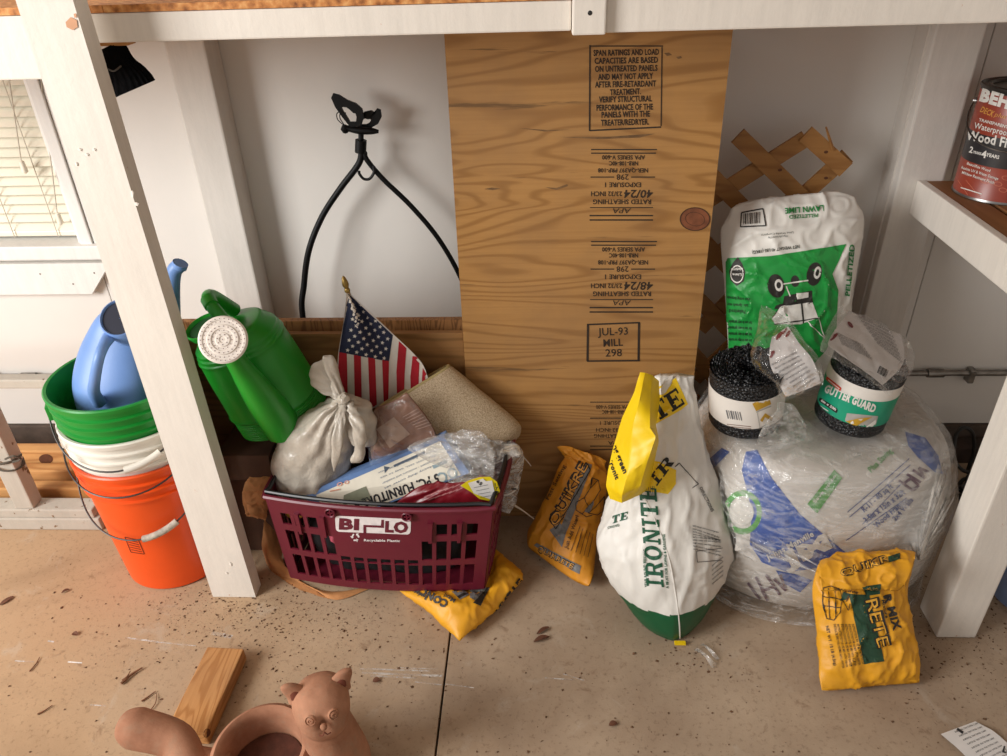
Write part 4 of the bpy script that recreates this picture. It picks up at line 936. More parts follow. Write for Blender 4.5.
def cst(x, y, w_, d_, Y=YC, e=2.2, tl=(1.0, 0, 0.0)): p = P(x, y, Y); sc = np.linalg.norm(P(x + 1, y, Y) - p); return (p, unit(tl) * w_ * sc, perp * d_ * 0.78, e)
MB().loft([cst(312, 497, 20, 0.04), cst(313, 490, 33, 0.075), cst(312, 474, 37, 0.088), cst(314, 452, 40, 0.09), cst(322, 430, 38, 0.082), cst(333, 413, 29, 0.06, YC - 0.01), cst(341, 403, 13, 0.03, YC - 0.02), cst(344, 398, 5, 0.012, YC - 0.025)], 64, 96, bagfn(kn)).build('body', M_carrier, cb, True, 180)
MB().loft([cst(368, 446, 4, 0.01, YC - 0.02), cst(364, 440, 12, 0.03, YC - 0.02), cst(360, 420, 16, 0.035, YC - 0.02), cst(354, 406, 14, 0.03, YC - 0.025), cst(346, 398, 5, 0.014, YC - 0.03)], 40, 56, bagfn(kn, 0.006, 30, 2)).build('bulge', M_carrier, cb, True, 180)
MB().loft([cst(356, 462, 5, 0.007, YC - 0.09), cst(357, 458, 6.5, 0.010, YC - 0.09), cst(360, 446, 6, 0.012, YC - 0.085), cst(358, 425, 7, 0.01, YC - 0.08), cst(350, 402, 3.5, 0.008, YC - 0.045)], 36, 40, bagfn(kn, 0.004, 40, 4)).build('tied_handle', M_carrier, cb, True, 180)
MB().loft([cst(334, 472, 0.8, 0.002, YC - 0.10), cst(336, 458, 4, 0.004, YC - 0.10), cst(338, 435, 6, 0.006, YC - 0.09), cst(341, 415, 5, 0.006, YC - 0.065), cst(344, 399, 3, 0.006, YC - 0.035)], 30, 24, bagfn(kn, 0.003, 40, 5)).build('tied_handle', M_carrier, cb, True, 180)
MB().loft([cst(341, 401, 5, 0.014, YC - 0.03), cst(338, 393, 5, 0.012, YC - 0.025), cst(335, 380, 5, 0.011, YC - 0.02), cst(331, 366, 5.5, 0.012, YC - 0.02), cst(328, 357, 5, 0.008, YC - 0.02), cst(326, 355, 1, 0.002, YC - 0.02)], 36, 32, bagfn(kn, 0.003, 40, 6)).build('bag_ear', M_carrier, cb, True, 180)
MB().loft([cst(336, 397, 5, 0.008, YC - 0.005), cst(326, 388, 12, 0.008, YC), cst(320, 376, 11, 0.006, YC), cst(320, 365, 8, 0.004, YC), cst(325, 358, 2, 0.002, YC)], 30, 32, bagfn(kn, 0.003, 40, 8)).build('bag_ear', M_carrier, cb, True, 180)
MB().lathe([(0.0006, -0.012), (0.010, -0.009), (0.0145, 0), (0.010, 0.009), (0.0006, 0.012)], P(343.5, 399, YC - 0.045), 18, fn=lambda q, j, w_: q + 0.002 * math.sin(3 * w_ + j)).build('knot', M_carrier, cb, True)

# flag
YFL = 1.50
fg = thing('small_flag', 'small American flag on a stick standing in the maroon basket', 'flag', P(375, 430, YFL))
M_stick = wood('stick_wood', lin(150, 110, 66), lin(180, 140, 90), 'z', 30, 6)
M_gold = simple('gold_finial', lin(150, 122, 62), 0.35, 0.2, 60, metal=0.6)
t0, t1 = P(347.5, 291, YFL), P(347.5, 291, YFL) + (P(392, 430, YFL - 0.03) - P(347.5, 291, YFL))
MB().tube([t0, t0 + (0, 0.02, -0.03), t1 + (0, 0.05, 0)], 0.0035, 8, 12).build('stick', M_stick, fg, True)
MB().lathe([(0.0035, -0.004), (0.006, -0.002), (0.0065, 0.004), (0.0045, 0.007), (0.0075, 0.014), (0.0068, 0.022), (0.004, 0.032), (0.0006, 0.036)], t0, 14, axis=t0 - t1 + (0, 0, 0.05)).build('finial', M_gold, fg, True)
# cloth: rows from the top corner downwards, edge points read off the drape
eL = [(346.5, 293), (345.5, 305), (343, 325), (338.5, 352), (337, 375), (336, 395), (336, 420)]
eR = [(347.5, 292.5), (361, 304), (377, 319), (396, 337), (412, 352), (424, 367), (431, 390)]
NVf, NUf = 50, 44
Lr = crom(eL, NVf); Rr_ = crom(eR, NVf); Fg = np.zeros((NVf, NUf, 3))
for j in range(NVf):
    for i in range(NUf):
        u = i / (NUf - 1); q = Lr[j] * (1 - u) + Rr_[j] * u
        Fg[j, i] = P(q[0], q[1], YFL - 0.008 + 0.011 * math.sin(u * 9.5 + 0.5 + j * 0.02) * min(1, j / 14) + 0.012 * u)
clm = MB().grid(Fg); clm.grid(Fg + np.array((0, 0.0012, 0)), flip=True)
M_wh = simple('flag_white', lin(222, 212, 200), 0.85, 0.05, 60, 900, 0.3); M_rd = simple('flag_red', lin(176, 24, 40), 0.85, 0.08, 60, 900, 0.3); M_bl = simple('flag_blue', lin(28, 34, 60), 0.85, 0.1, 60, 900, 0.3)
clo = clm.build('cloth', M_wh, fg, True, 180, normals=False)
FBV = MB().grid(Fg).bvh()
cL, cR, cTR = np.array((340.0, 352.0)), np.array((389.0, 361.0)), np.array((393.0, 335.0))
k = Ink(FBV, 0.0007, 4).poly([(346.3, 292.5), (350, 295), (393, 335), (391, 348), (389, 361.5), (339, 352), (343, 326)]); k.build('canton', M_bl, clo)
red = Ink(FBV, 0.0007, 4)
edge = [cL + (cR - cL) * (i / 7) for i in range(8)]
botx = [(336.5, 402), (348, 404), (355, 405), (362, 407), (370, 409), (377, 411), (384, 413), (388, 414)]
for i in (0, 2, 4, 6): red.poly([edge[i] - (1.0 if i == 0 else 0, 0), edge[i + 1], botx[i + 1], botx[i]])
ext = [((399, 341), (406.5, 348), (404, 400), (397, 402)), ((413, 353), (419.5, 360), (419, 400), (411, 400)), ((423, 364), (428, 372), (430, 395), (424, 396))]
for q in ext: red.poly([q[0], q[1], ((q[1][0] + q[2][0]) / 2 - 0.5, (q[1][1] + q[2][1]) / 2), q[2], q[3], ((q[0][0] + q[3][0]) / 2 - 1.5, (q[0][1] + q[3][1]) / 2)])
red.build('red_stripes', M_rd, clo)
star = Ink(FBV, 0.0013, 6); cs_ = [(354, 308.5), (360, 305.5), (353, 319), (358, 315.5), (363.5, 311.5), (367.5, 317.5), (351.5, 330), (356.5, 325.5), (361.5, 321.5), (371, 323.5), (376, 320.5), (349.5, 340), (355, 336), (360, 332), (365.5, 328), (380.5, 326.5), (375, 330), (384, 332), (388, 338.5), (378.5, 336.5), (348, 350), (353, 346), (358.5, 342), (363.5, 338.5), (369, 334), (373, 340.5), (382.5, 342.5), (386, 348.5), (376.5, 346.5), (367, 344.5), (362, 348.5), (357, 352), (371.5, 350.5), (380.5, 352.5), (366, 354.5), (375, 356.5), (384, 358)]
for c in cs_:
    pts_ = []
    for i in range(10):
        a = -math.pi / 2 + 0.2 + i * math.pi / 5; r = 2.2 if i % 2 == 0 else 0.95; pts_.append((c[0] + r * math.cos(a), c[1] + r * math.sin(a)))
    star.poly(pts_)
star.build('stars', M_wh, clo)

# tan folded mat in clear sleeve
def weave():
    t = NT('tan_weave'); v = t.noise(420, 3, 0.7); a = t.ramp(v, [(0.3, lin(128, 104, 76)), (0.55, lin(196, 176, 146)), (0.75, lin(224, 208, 184))]); t.bump(v, 0.5, 0.002); return t.fin(a, 0.6)
M_tan = weave(); YT = 1.50
tm = thing('folded_mat', 'tan woven folded mat with a rounded edge in the maroon basket', 'mat', P(450, 450, YT))
A0, A1 = P(437, 374, YT + 0.02), P(513, 436, YT - 0.01)      # the thick rounded fold runs along here
dl = unit(A1 - A0); dn = unit(np.cross(dl, (0, 1, 0))); dn = dn if dn[2] > 0 else -dn; dq = np.cross(dl, dn); dq = dq if dq[1] > 0 else -dq
lo = unit(P(375, 408, YT - 0.06) - P(440, 372, YT))
vlo = unit(lo + np.array((0.0, -0.1, 0.0))); vth = unit(np.cross(dl, vlo)); vth = vth if vth[1] < 0 else -vth
def mst(f, w_, d_, e=3.2): c = A0 + (A1 - A0) * f + vlo * 0.060; return (c, vlo * w_, vth * d_, e)
def mfn(p, u, v): return 0.003 * noise.noise(Vector((p * 16).tolist())) + 0.0012 * noise.noise(Vector((p * 60).tolist()))
MB().loft([mst(0.0, 0.094, 0.030), mst(0.03, 0.098, 0.036), mst(0.3, 0.10, 0.043), mst(0.7, 0.10, 0.045), mst(0.9, 0.096, 0.044, 2.8), mst(0.98, 0.086, 0.036, 2.5), mst(1.04, 0.066, 0.022, 2.3), mst(1.06, 0.03, 0.006, 2)], 40, 60, mfn).build('folded_cloth', M_tan, tm, True, 60)
rp_ = []
for i in range(33):
    w_ = 2 * math.pi * i / 32; ca, sa = math.cos(w_), math.sin(w_); rp_.append(A0 - dl * 0.002 + vlo * 0.060 + vlo * 0.094 * math.copysign(abs(ca) ** 0.62, ca) + vth * 0.030 * math.copysign(abs(sa) ** 0.62, sa))
MB().tube(rp_, 0.0045, 8).build('piping', simple('olive_binding', lin(176, 160, 112), 0.4), tm, True)

# brown goods in a small clear bag
YBn = 1.40
bp = thing('clear_packet', 'small clear packet of brown goods with a blank tag in the maroon basket', 'packet', P(400, 440, YBn))
rows = [(P(371, 462, YBn - 0.02), P(438, 440, YBn - 0.02)), (P(371, 425, YBn), P(432, 425, YBn)), (P(376, 408, YBn + 0.01), P(407, 393, YBn + 0.01))]
pk = sim_bag(rows, 0.016, 20, 22, 1.05, 120, rough=0.002, rs=40, crumple=0.003, cs=40, seed=3); pk.build('brown_contents', simple('brown_leatherette', lin(140, 102, 84), 0.3, 0.15, 30, 60, 0.4), bp, True, 180)
PB = pk.bvh(); Ink(PB, 0.001, 4).poly([(376.5, 429), (394, 417), (410, 434), (390, 448)]).build('blank_tag', simple('tag_card', lin(176, 148, 130), 0.5), bp)
k = Ink(PB, 0.001, 4)
for i in range(7): k.line((403 + i * 2.4, 417 + i * 2.0), (417 + i * 2.4, 409 + i * 2.6), w=0.6)
k.build('fine_print', ink('pale_print', lin(190, 160, 146)), bp)
M_film = film('clear_film', 0.05, 0.2)
sim_bag([(r[0] - np.array((0, 0.012, 0)), r[1] - np.array((0, 0.012, 0))) for r in rows], 0.024, 22, 24, 1.12, 120, rough=0.003, rs=40, crumple=0.006, cs=36, seed=4).build('film_sleeve', M_film, bp, True, 60)

# flat furniture-cover box in clear film
YP = 1.33
fb = thing('boxed_cover', 'long blue and white printed furniture cover package wrapped in film across the maroon basket', 'package', P(390, 480, YP))
q0, q1, q2, q3 = P(303, 494, YP + 0.0), P(444, 437, YP + 0.035), P(470, 473, YP - 0.01), P(328, 526, YP - 0.02)
thk = unit(np.cross(q1 - q0, q3 - q0)); thk = thk if thk[1] > 0 else -thk
Mbx = simple('blue_card', lin(108, 138, 186), 0.35, 0.1); Mcr = simple('cream_print', lin(226, 218, 200), 0.35, 0.06, 40)
bxm = MB().prism([q0, q1, q2, q3], thk * 0.04); bxm.build('carton', Mbx, fb); CBV = bxm.bvh()
lbk = Ink(CBV, 0.0007, 60).poly([(316, 495), (440, 441), (461, 475), (331, 523)]); lbk.build('label_panel', Mcr, fb)
k = Ink(CBV, 0.0014, 60); M_bk = ink('black', lin(38, 36, 40))
k.text("5 PC. FURNITURE R", (437.5, 473.5), (352, 502.5), 9.0, 0.035); k.build('title_print', M_bk, fb)
k = Ink(CBV, 0.0014, 60); k.text("OC", (455, 466), (437, 474), 11, 0.02); k.line((447, 461), (433, 467), w=3.5); k.line((450, 467), (453, 463), w=1.0); k.build('grade_print', ink('grey_teal', lin(140, 160, 166)), fb)
k = Ink(CBV, 0.0014, 60)
for i in range(4):
    a = np.array((436 - i * 1.0, 449 + i * 5.2)); k.text(("Protects furniture from dust", "Fits most sets, easy to use", "Resistant - moisture and weather", "Heavy duty cover set")[i], a, a + np.array((-58 + i * 3, 23)), 2.0)
k.build('small_print', ink('blue_grey', lin(120, 132, 150)), fb)
k = Ink(CBV, 0.0014, 60); k.line((425, 452), (394, 466), w=2.4); k.poly([(384, 466), (390, 467), (385, 473)]); k.build('arrow_print', ink('slate', lin(70, 84, 100)), fb)
Ink(CBV, 0.0014, 60).poly([(344, 495), (366, 486), (372, 499), (343, 505)]).build('picture_print', ink('olive_photo', lin(136, 138, 116)), fb)
Ink(CBV, 0.002, 60).ell((340, 484), 3, 2, -20, 12, 0.6).ell((347, 482), 2.4, 1.8, -20, 12, 0.6).line((330, 491), (340, 489), w=1.2).build('picture_print', ink('salmon_photo', lin(214, 150, 124)), fb)
Ink(CBV, 0.0010, 60).poly([(306, 497), (316, 494), (318, 506), (306, 506)]).build('dark_corner', ink('navy', lin(56, 84, 130)), fb)
M_film2 = film('crackle_film', 0.30, 0.5, rough=0.12, bump=1.0, bs=45)
fo = np.array((0, -0.022, 0.0))
rows = [(P(450, 476, YP - 0.03), P(492, 476, YP - 0.04)), (P(446, 458, YP - 0.01), P(496, 452, YP - 0.02)), (P(420, 444, YP + 0.03), P(488, 434, YP + 0.0)), (P(405, 438, YP + 0.045), P(470, 424, YP + 0.03))]
M_film3 = film('wrap_film', 0.35, 0.35, rough=0.1, bump=0.8, bs=45)
sim_bag([(a + fo, b_ + fo) for a, b_ in rows], 0.03, 34, 24, 1.15, 140, rough=0.003, rs=40, crumple=0.006, cs=30, seed=8).build('film_wrap', M_film3, fb, True, 60)

# crumpled clear bag hanging out over the right end
YK = 1.42
ck = thing('crumpled_bag', 'crumpled clear grey plastic bag spilling over the end of the maroon basket', 'bag', P(490, 480, YK))
M_grey = film('grey_film', 0.9, 0.4, (0.9, 0.87, 0.82), rough=0.2, bump=1.0, bs=40)
rows = [(P(462, 500, YK - 0.02), P(512, 514, YK - 0.04)), (P(462, 470, YK - 0.01), P(520, 478, YK - 0.02)), (P(452, 446, YK), P(522, 452, YK)), (P(450, 432, YK + 0.02), P(492, 440, YK + 0.01))]
sim_bag(rows, 0.05, 30, 32, 1.2, 160, rough=0.006, rs=30, crumple=0.02, cs=22, seed=12).build('bag_film', M_grey, ck, True, 50)
for pts_ in (((500, 452), (512, 451), (519, 453), (527, 461), (531, 466)), ((512, 504), (522, 510), (534, 519)), ((505, 448), (516, 446), (518, 452))):
    MB().tube([P(x, y, YK - 0.02 + 0.01 * i) for i, (x, y) in enumerate(pts_)], [0.003, 0.002, 0.001], 6, 14).build('torn_strip', simple('pale_strip', lin(214, 204, 190), 0.4), ck, True)
MB().obox(P(514, 489, YK - 0.055), (0.006, 0, 0), (0, 0.0006, 0), (0, 0, 0.002)).build('black_mark', M_blackp, ck)

# red packet with the yellow-edged sticker
YR = 1.285
rd = thing('red_packet', 'dark red glossy packet with a white and yellow round-edged sticker in the maroon basket', 'packet', P(450, 500, YR))
M_red = simple('red_foil', lin(120, 20, 32), 0.3, 0.15, 20, 60, 0.3)
rows = [(P(388, 520, YR + 0.005), P(494, 524, YR + 0.005)), (P(390, 508, YR), P(494, 508, YR)), (P(410, 496, YR - 0.0), P(498, 486, YR)), (P(432, 484, YR + 0.01), P(482, 476, YR + 0.01))]
rp = sim_bag(rows, 0.016, 26, 16, 1.05, 100, rough=0.002, rs=30, crumple=0.003, cs=40, seed=21); rp.build('pouch', M_red, rd, True, 180); RBV = rp.bvh()
k = Ink(RBV, 0.0009, 4)
for i in range(5): k.line((424 + i * 7, 497 - i * 2.2), (436 + i * 6, 492 - i * 2.0), w=0.7); k.line((428 + i * 7, 500 - i * 2.2), (440 + i * 6, 495 - i * 2.0), w=0.7)
k.build('pouch_print', ink('pale_red', lin(176, 110, 110)), rd)
st_ = [P(461, 484, YR - 0.012), P(468, 480, YR - 0.016), P(480, 476, YR - 0.016), P(490, 475.5, YR - 0.016), P(497, 481, YR - 0.016), P(500, 491, YR - 0.016), P(497, 500, YR - 0.02), P(488, 504, YR - 0.024), P(479, 502, YR - 0.024), P(472, 494, YR - 0.02)]
st_ = [np.array((p[0], YR - 0.018 - 0.1 * (p[2] - st_[0][2]), p[2])) for p in st_]; sm_ = MB().prism(st_, (0.0, 0.0008, 0)); sm_.build('sticker', simple('sticker_yellow', lin(228, 208, 26), 0.4, 0.05), rd)
SB = sm_.bvh(); Ink(SB, 0.0016, 6).poly([(468, 482.5), (488, 476.5), (492, 480), (494.5, 491), (491, 499), (480, 501.5), (474, 493)]).build('sticker_face', simple('sticker_white', lin(232, 228, 222), 0.4), rd)
k = Ink(SB, 0.0024, 6).text("65", (476, 481), (481, 485), 3.0, 0.03)
for i in range(4): k.line((474 + i * 2, 487 + i * 3.2), (488 + i * 1.2, 484 + i * 3.6), w=0.35)
k.text("CKER", (494.5, 481), (497.5, 497), 3.4, 0.05); k.build('sticker_print', M_bk, rd)
Ink(SB, 0.0024, 6).poly([(484, 501.5), (491, 499), (490, 505), (485, 505)]).build('sticker_flash', ink('red', lin(206, 30, 34)), rd)

# torn brown paper sack under the near end of the basket
M_paper = simple('kraft_paper', lin(196, 136, 84), 0.85, 0.18, 16, 90, 0.4)
sk = thing('paper_sack', 'torn brown paper sack crushed under the end of the maroon basket beside the white post', 'bag', G(275, 575))
def lerp_(r, n):
    r = np.asarray(r, float); t = np.linspace(0, len(r) - 1, n); i = np.minimum(t.astype(int), len(r) - 2); f = (t - i)[:, None]; return r[i] * (1 - f) + r[i + 1] * f
def sheet_px(rows_, crum=0.01, seed=0, n=26, ip=crom):
    A = np.array([ip(r, n) for r in rows_]); A = np.array([ip(A[:, i], n) for i in range(n)]).transpose(1, 0, 2)
    for j in range(n):
        for i in range(n):
            d = noise.voronoi(Vector((A[j, i] * 26).tolist()) + Vector((seed, 0, 0)))[0]; A[j, i] += np.array((0, -1, 0.4)) * crum * (min(d[1] - d[0], 0.6) - 0.2); A[j, i, 2] = max(A[j, i, 2], 0.002)
    m = MB().grid(A); m.grid(A + np.array((0, 0.001, -0.0006)), flip=True); return m
sheet_px([[P(264, 520, 1.40), P(275, 530, 1.40), P(290, 535, 1.42)], [P(262, 545, 1.36), P(270, 555, 1.33), P(282, 560, 1.335)], [G(266, 562, 0.012), G(279, 575, 0.004), G(300, 580, 0.003)], [G(272, 572, 0.004), G(296, 588, 0.003), G(330, 600, 0.003)]], 0.012, 1).build('crushed_side', M_paper, sk, True, 60, normals=False)
sheet_px([[G(296, 578, 0.003), G(320, 590, 0.003), G(352, 592, 0.003)], [G(304, 584, 0.006), G(330, 594, 0.008), G(362, 588, 0.004)], [G(318, 592, 0.003), G(338, 600, 0.003), G(372, 588, 0.003)]], 0.006, 4).build('torn_edge', M_paper, sk, True, 60, normals=False)
sim_bag([(P(247, 516, 1.385), P(266, 520, 1.385)), (P(241, 498, 1.385), P(270, 500, 1.385)), (P(247, 478, 1.39), P(270, 476, 1.39))], 0.026, 20, 20, 1.1, 120, rough=0.006, rs=30, crumple=0.010, cs=30, seed=61, ridge=0.006, rsc=30).build('crumpled_top', M_paper, sk, True, 50)

# ================================================================ yellow concrete-mix bags
FLOOR = ((0, 0, 0.002), (0, 0, 1))
M_yel = simple('yellow_paper', lin(236, 168, 34), 0.5, 0.12, 10, 60, 0.25)
M_amb = simple('amber_paper', lin(214, 142, 34), 0.55, 0.14, 10, 60, 0.25)
M_ink = ink('charcoal', lin(44, 40, 36)); M_gry = ink('grey_band', lin(120, 118, 116)); M_grn = ink('dark_green', lin(34, 70, 48)); M_brn = ink('brown_small', lin(96, 66, 28))
M_wht = ink('white', lin(230, 226, 218))
# --- leaning on the plywood
r0 = (G(527, 546) + (0, 0, 0.03), G(583, 590) + (0, 0.02, 0.03))
rows = [(r0[0] - (0.008, 0.01, 0.010), r0[1] + (0.008, -0.035, -0.012)), (P(543, 505, 1.46), P(597, 532, 1.40)), (P(559, 468, 1.49), P(607, 484, 1.46)), (P(566, 456, 1.51), P(603, 466, 1.49)), (P(556, 444, 1.515), P(607, 459, 1.50))]
y1 = sim_bag(rows, 0.054, 30, 42, 1.2, 260, corner=0.03, ridge=0.006, rsc=20, planes=(FLOOR, ((0, PLY - 0.024, 0), (0, -1, 0))), wprof=(1.3, 1.2, 1.0, 0.5, 0.05), rough=0.003, rs=30, crumple=0.003, cs=26, seed=1)
q1_ = thing('cement_bag', 'amber concrete mix bag slumped against the plywood sheet', 'cement bag', G(560, 575))
y1.build('paper_sack', M_amb, q1_, True, 180); YB1 = y1.bvh()
Ink(YB1, 0.0012, 2.5).poly([(549, 528), (556, 531), (563, 532), (570, 545), (563, 546)][:0] or [(549, 529), (567, 531), (592, 465), (586, 463), (560, 529)]).poly([(550, 530), (563, 546), (566, 528), (556, 524)][:0] or [(549.5, 530), (562, 547), (567, 530), (560, 523)]).poly([(534, 545), (537, 543), (581, 566), (579.5, 574), (572, 570)]).build('grey_band_print', M_gry, q1_, sep=True)
k = Ink(YB1, 0.0014, 2.8)
for c in (((550, 519), (556, 529), (590, 470), (586, 463)),):
    for i in range(4): k.line(c[i], c[(i + 1) % 4], w=1.0)
k.build('outline_print', M_ink, q1_, 2)
k = Ink(YB1, 0.0014, 2.8); k.text("QUIKRE", (556, 527), (588, 466), 10.5, 0.05, up=(-8.5, -5.5)); k.build('brand_shadow_print', M_ink, q1_, 1)
k = Ink(YB1, 0.0014, 2.8); k.text("QUIKRE", (556.5, 526.5), (588, 466.5), 9.0, 0.0, up=(-7.3, -4.7)); k.build('brand_print', ink('amber_letter', lin(226, 160, 60)), q1_, 2)
k = Ink(YB1, 0.0014, 2.8); k.text("QUIKRETE", (537, 550), (573, 569), 5.2, 0.05); k.build('brand_shadow_print', M_ink, q1_, 1)
k = Ink(YB1, 0.0014, 2.8); k.text("QUIKRETE", (537.4, 549.6), (572.6, 568.4), 4.4, 0.0); k.build('brand_print', ink('amber_letter', lin(226, 160, 60)), q1_, 2)
k = Ink(YB1, 0.0014, 2.8); k.text("Just Add Water!", (567.5, 549), (579, 516), 3.6, 0.02); k.text("Fast Setting", (549, 500), (566, 466), 3.4, 0.02)
for i in range(5): k.line((571.5 + i * 4, 551 + i * 1.6), (580 + i * 3.2, 526 + i * 2.0), w=0.6)
k.build('small_print', M_brn, q1_, 1)
k = Ink(YB1, 0.0014, 2.8)      # line drawing of a worker with a hod
for pts_ in (((576, 502), (584, 498), (588, 506), (582, 514), (576, 510), (576, 502)), ((584, 498), (590, 488), (598, 480), (600, 490), (594, 500), (588, 506)), ((588, 513), (596, 506), (604, 496), (603, 510), (597, 515), (588, 513)), ((590, 488), (592, 478), (598, 480)), ((582, 514), (586, 517), (592, 515))): k.line(*pts_, w=0.7)
k.build('drawing_print', M_ink, q1_, 1)
Ink(YB1, 0.0014, 2.8).poly([(584, 511), (593, 500), (594, 503), (589, 513)]).build('drawing_print', M_gry, q1_, 1)

# --- flat under the basket
rows = [(G(466, 640, 0.022), G(524, 577, 0.022)), (G(426, 606, 0.022), G(486, 548, 0.022)), (G(388, 574, 0.022), G(450, 522, 0.022))]
y2_ = sim_bag(rows, 0.042, 30, 36, 1.12, 240, corner=0.03, ridge=0.005, rsc=20, planes=(FLOOR,), masked=((BL - (0, 0, 0.010), -unit(np.cross(BR - BL, BLb - BL)) * np.sign(np.cross(BR - BL, BLb - BL)[2]), lambda X: ((X - BR) @ perp > -0.012) & ((X - BR) @ e1 < 0.012)),), rough=0.003, rs=30, crumple=0.002, cs=26, seed=5)
q2_ = thing('cement_bag', 'yellow concrete mix bag lying flat under the corner of the maroon basket', 'cement bag', G(470, 600))
y2_.build('paper_sack', M_yel, q2_, True, 180); YB2 = y2_.bvh()
k = Ink(YB2, 0.0014, 2.8); k.text("CONCRETE", (449, 602), (402, 577), 8.0, 0.05, up=(-3.5, 6.5)); k.text("Ready to Use", (428, 597), (405, 585), 4.2, 0.02, up=(-2, 3.5)); k.text("Maxi", (456, 600), (445, 594), 4.0, 0.02, up=(-2, 3.3)); k.build('title_print', ink('grey_title', lin(74, 70, 66)), q2_, 1)
Ink(YB2, 0.0014, 2.8).poly([(470, 590), (478, 586), (490, 588), (481, 604), (470, 598)]).poly([(452, 592), (464, 590), (469, 595), (460, 600)]).build('grey_band_print', M_gry, q2_, sep=True)
k = Ink(YB2, 0.0014, 2.8); k.poly([(473, 603), (480, 606), (489, 590), (487, 588)]).poly([(457, 597), (466, 592), (468, 594), (459, 599)]); k.text("QUIKRETE", (480, 632), (519, 578), 6.5, 0.05, up=(5.5, 4.0)); k.build('brand_print', M_ink, q2_, 1, sep=True)

# --- mortar bag in front of the insulation
c0_, c1_ = G(823, 692, 0.012), G(923, 683, 0.012)
rows = [(c0_, c1_), (P(818, 645, 1.075), P(915, 636, 1.095)), (P(813, 600, 1.125), P(907, 590, 1.14)), (P(817, 573, 1.15), P(912, 565, 1.16)), (P(823, 561, 1.14), P(913, 552, 1.15)), (P(820, 572, 1.095), P(911, 563, 1.105)), (P(822, 592, 1.06), P(903, 588, 1.07))]
y3 = sim_bag(rows, 0.044, 34, 54, 1.13, 260, corner=0.03, ridge=0.0075, rsc=18, planes=(FLOOR,), wprof=(1.2, 1.2, 1.1, 0.8, 0.25, 0.3, 0.25), rough=0.003, rs=30, crumple=0.003, cs=24, seed=9)
q3_ = thing('cement_bag', 'yellow mortar mix bag with its top folded over, leaning on the clear-wrapped insulation', 'cement bag', G(870, 680))
y3.build('paper_sack', M_yel, q3_, True, 180); YB3 = y3.bvh()
Ink(YB3, 0.0012, 2.5).poly([(849, 594), (869, 595), (884, 661), (864, 664)]).poly([(862, 587), (881, 584), (880, 594), (866, 596)]).poly([(888, 557), (900, 553), (900, 559), (889, 563)]).build('green_band_print', M_grn, q3_, sep=True)
k = Ink(YB3, 0.0014, 2.8); k.text("RETE", (864.5, 600), (878, 648), 15, 0.06, up=(13, -3.4)); k.text("R MIX", (883, 596), (893.5, 631), 8.5, 0.05, up=(7.5, -2)); k.text("QUIKR", (842, 577), (890, 561), 7, 0.05); k.text("Mixture", (881, 600), (885, 618), 3, 0.02); k.build('brand_shadow_print', M_ink, q3_, 1, sep=True)
k = Ink(YB3, 0.0014, 2.8); k.text("RETE", (865, 601), (878, 647), 13, 0.0, up=(11.5, -3.0)); k.text("QUIKR", (842.5, 576.5), (889.5, 561.2), 6, 0.0); k.build('brand_print', ink('yellow_letter', lin(238, 178, 60)), q3_, 2, sep=True)
k = Ink(YB3, 0.0014, 2.8); k.text("NET WT. 10 LB (4.5kg)", (826, 626), (834, 666), 2.6, 0.02, up=(2.6, -0.6)); k.text("Just Add Water", (833, 590), (858, 594), 3.0, 0.02)
for i in range(6):
    x = 833.5 + i * 3.6; k.text("INSTRUCTIONS FOR USE MIX WITH WATER", (x, 624), (x + 8.5 + i * 0.4, 668 - i * 0.8), 2.2, 0.015, up=(2.2, -0.4))
k.build('small_print', M_ink, q3_, 1)
k = Ink(YB3, 0.0014, 2.8)
for pts_ in (((823, 588), (831, 586), (840, 590), (842, 600), (840, 612), (834, 620), (827, 618), (823, 604), (823, 588)), ((823, 596), (841, 600)), ((824, 606), (841, 608)), ((828, 588), (830, 619)), ((835, 589), (836, 618)), ((842, 600), (848, 610), (850, 604)), ((844, 592), (850, 596), (846, 602))): k.line(*pts_, w=0.8)
k.build('drawing_print', M_ink, q3_, 1)
Ink(YB3, 0.0014, 2.8).poly([(843, 592), (850, 594), (846, 600), (840, 601)]).build('drawing_print', M_grn, q3_, 1)

# ================================================================ lawn food bag: white, green foot, yellow folded top
M_bagw = simple('white_woven_bag', lin(226, 222, 214), 0.45, 0.06, 8, 500, 0.12)
M_bagg = simple('green_bag_foot', lin(16, 88, 52), 0.4, 0.1, 8)
M_bagy = simple('yellow_bag_top', lin(244, 206, 18), 0.45, 0.08, 8, 60, 0.2)
ib = thing('fertiliser_bag', 'white fertiliser bag with green foot and yellow folded top standing on the concrete', 'fertiliser bag', (0.285, 1.21, 0))
st_z = [0.003, 0.03, 0.075, 0.12, 0.165, 0.20, 0.26, 0.33, 0.40, 0.46, 0.51, 0.535]
st_x = [0.292, 0.290, 0.285, 0.280, 0.277, 0.276, 0.277, 0.279, 0.281, 0.284, 0.287, 0.288]
st_w = [0.072, 0.088, 0.112, 0.136, 0.150, 0.148, 0.128, 0.104, 0.080, 0.060, 0.046, 0.042]
st_y = [1.205, 1.205, 1.217, 1.235, 1.255, 1.27, 1.297, 1.327, 1.357, 1.38, 1.397, 1.402]
st_d = [0.066, 0.076, 0.090, 0.100, 0.102, 0.098, 0.086, 0.068, 0.048, 0.032, 0.016, 0.008]
st_e = [1.45, 1.45, 1.5, 1.55, 1.6, 1.65, 1.7, 1.8, 1.9, 2, 2, 2]
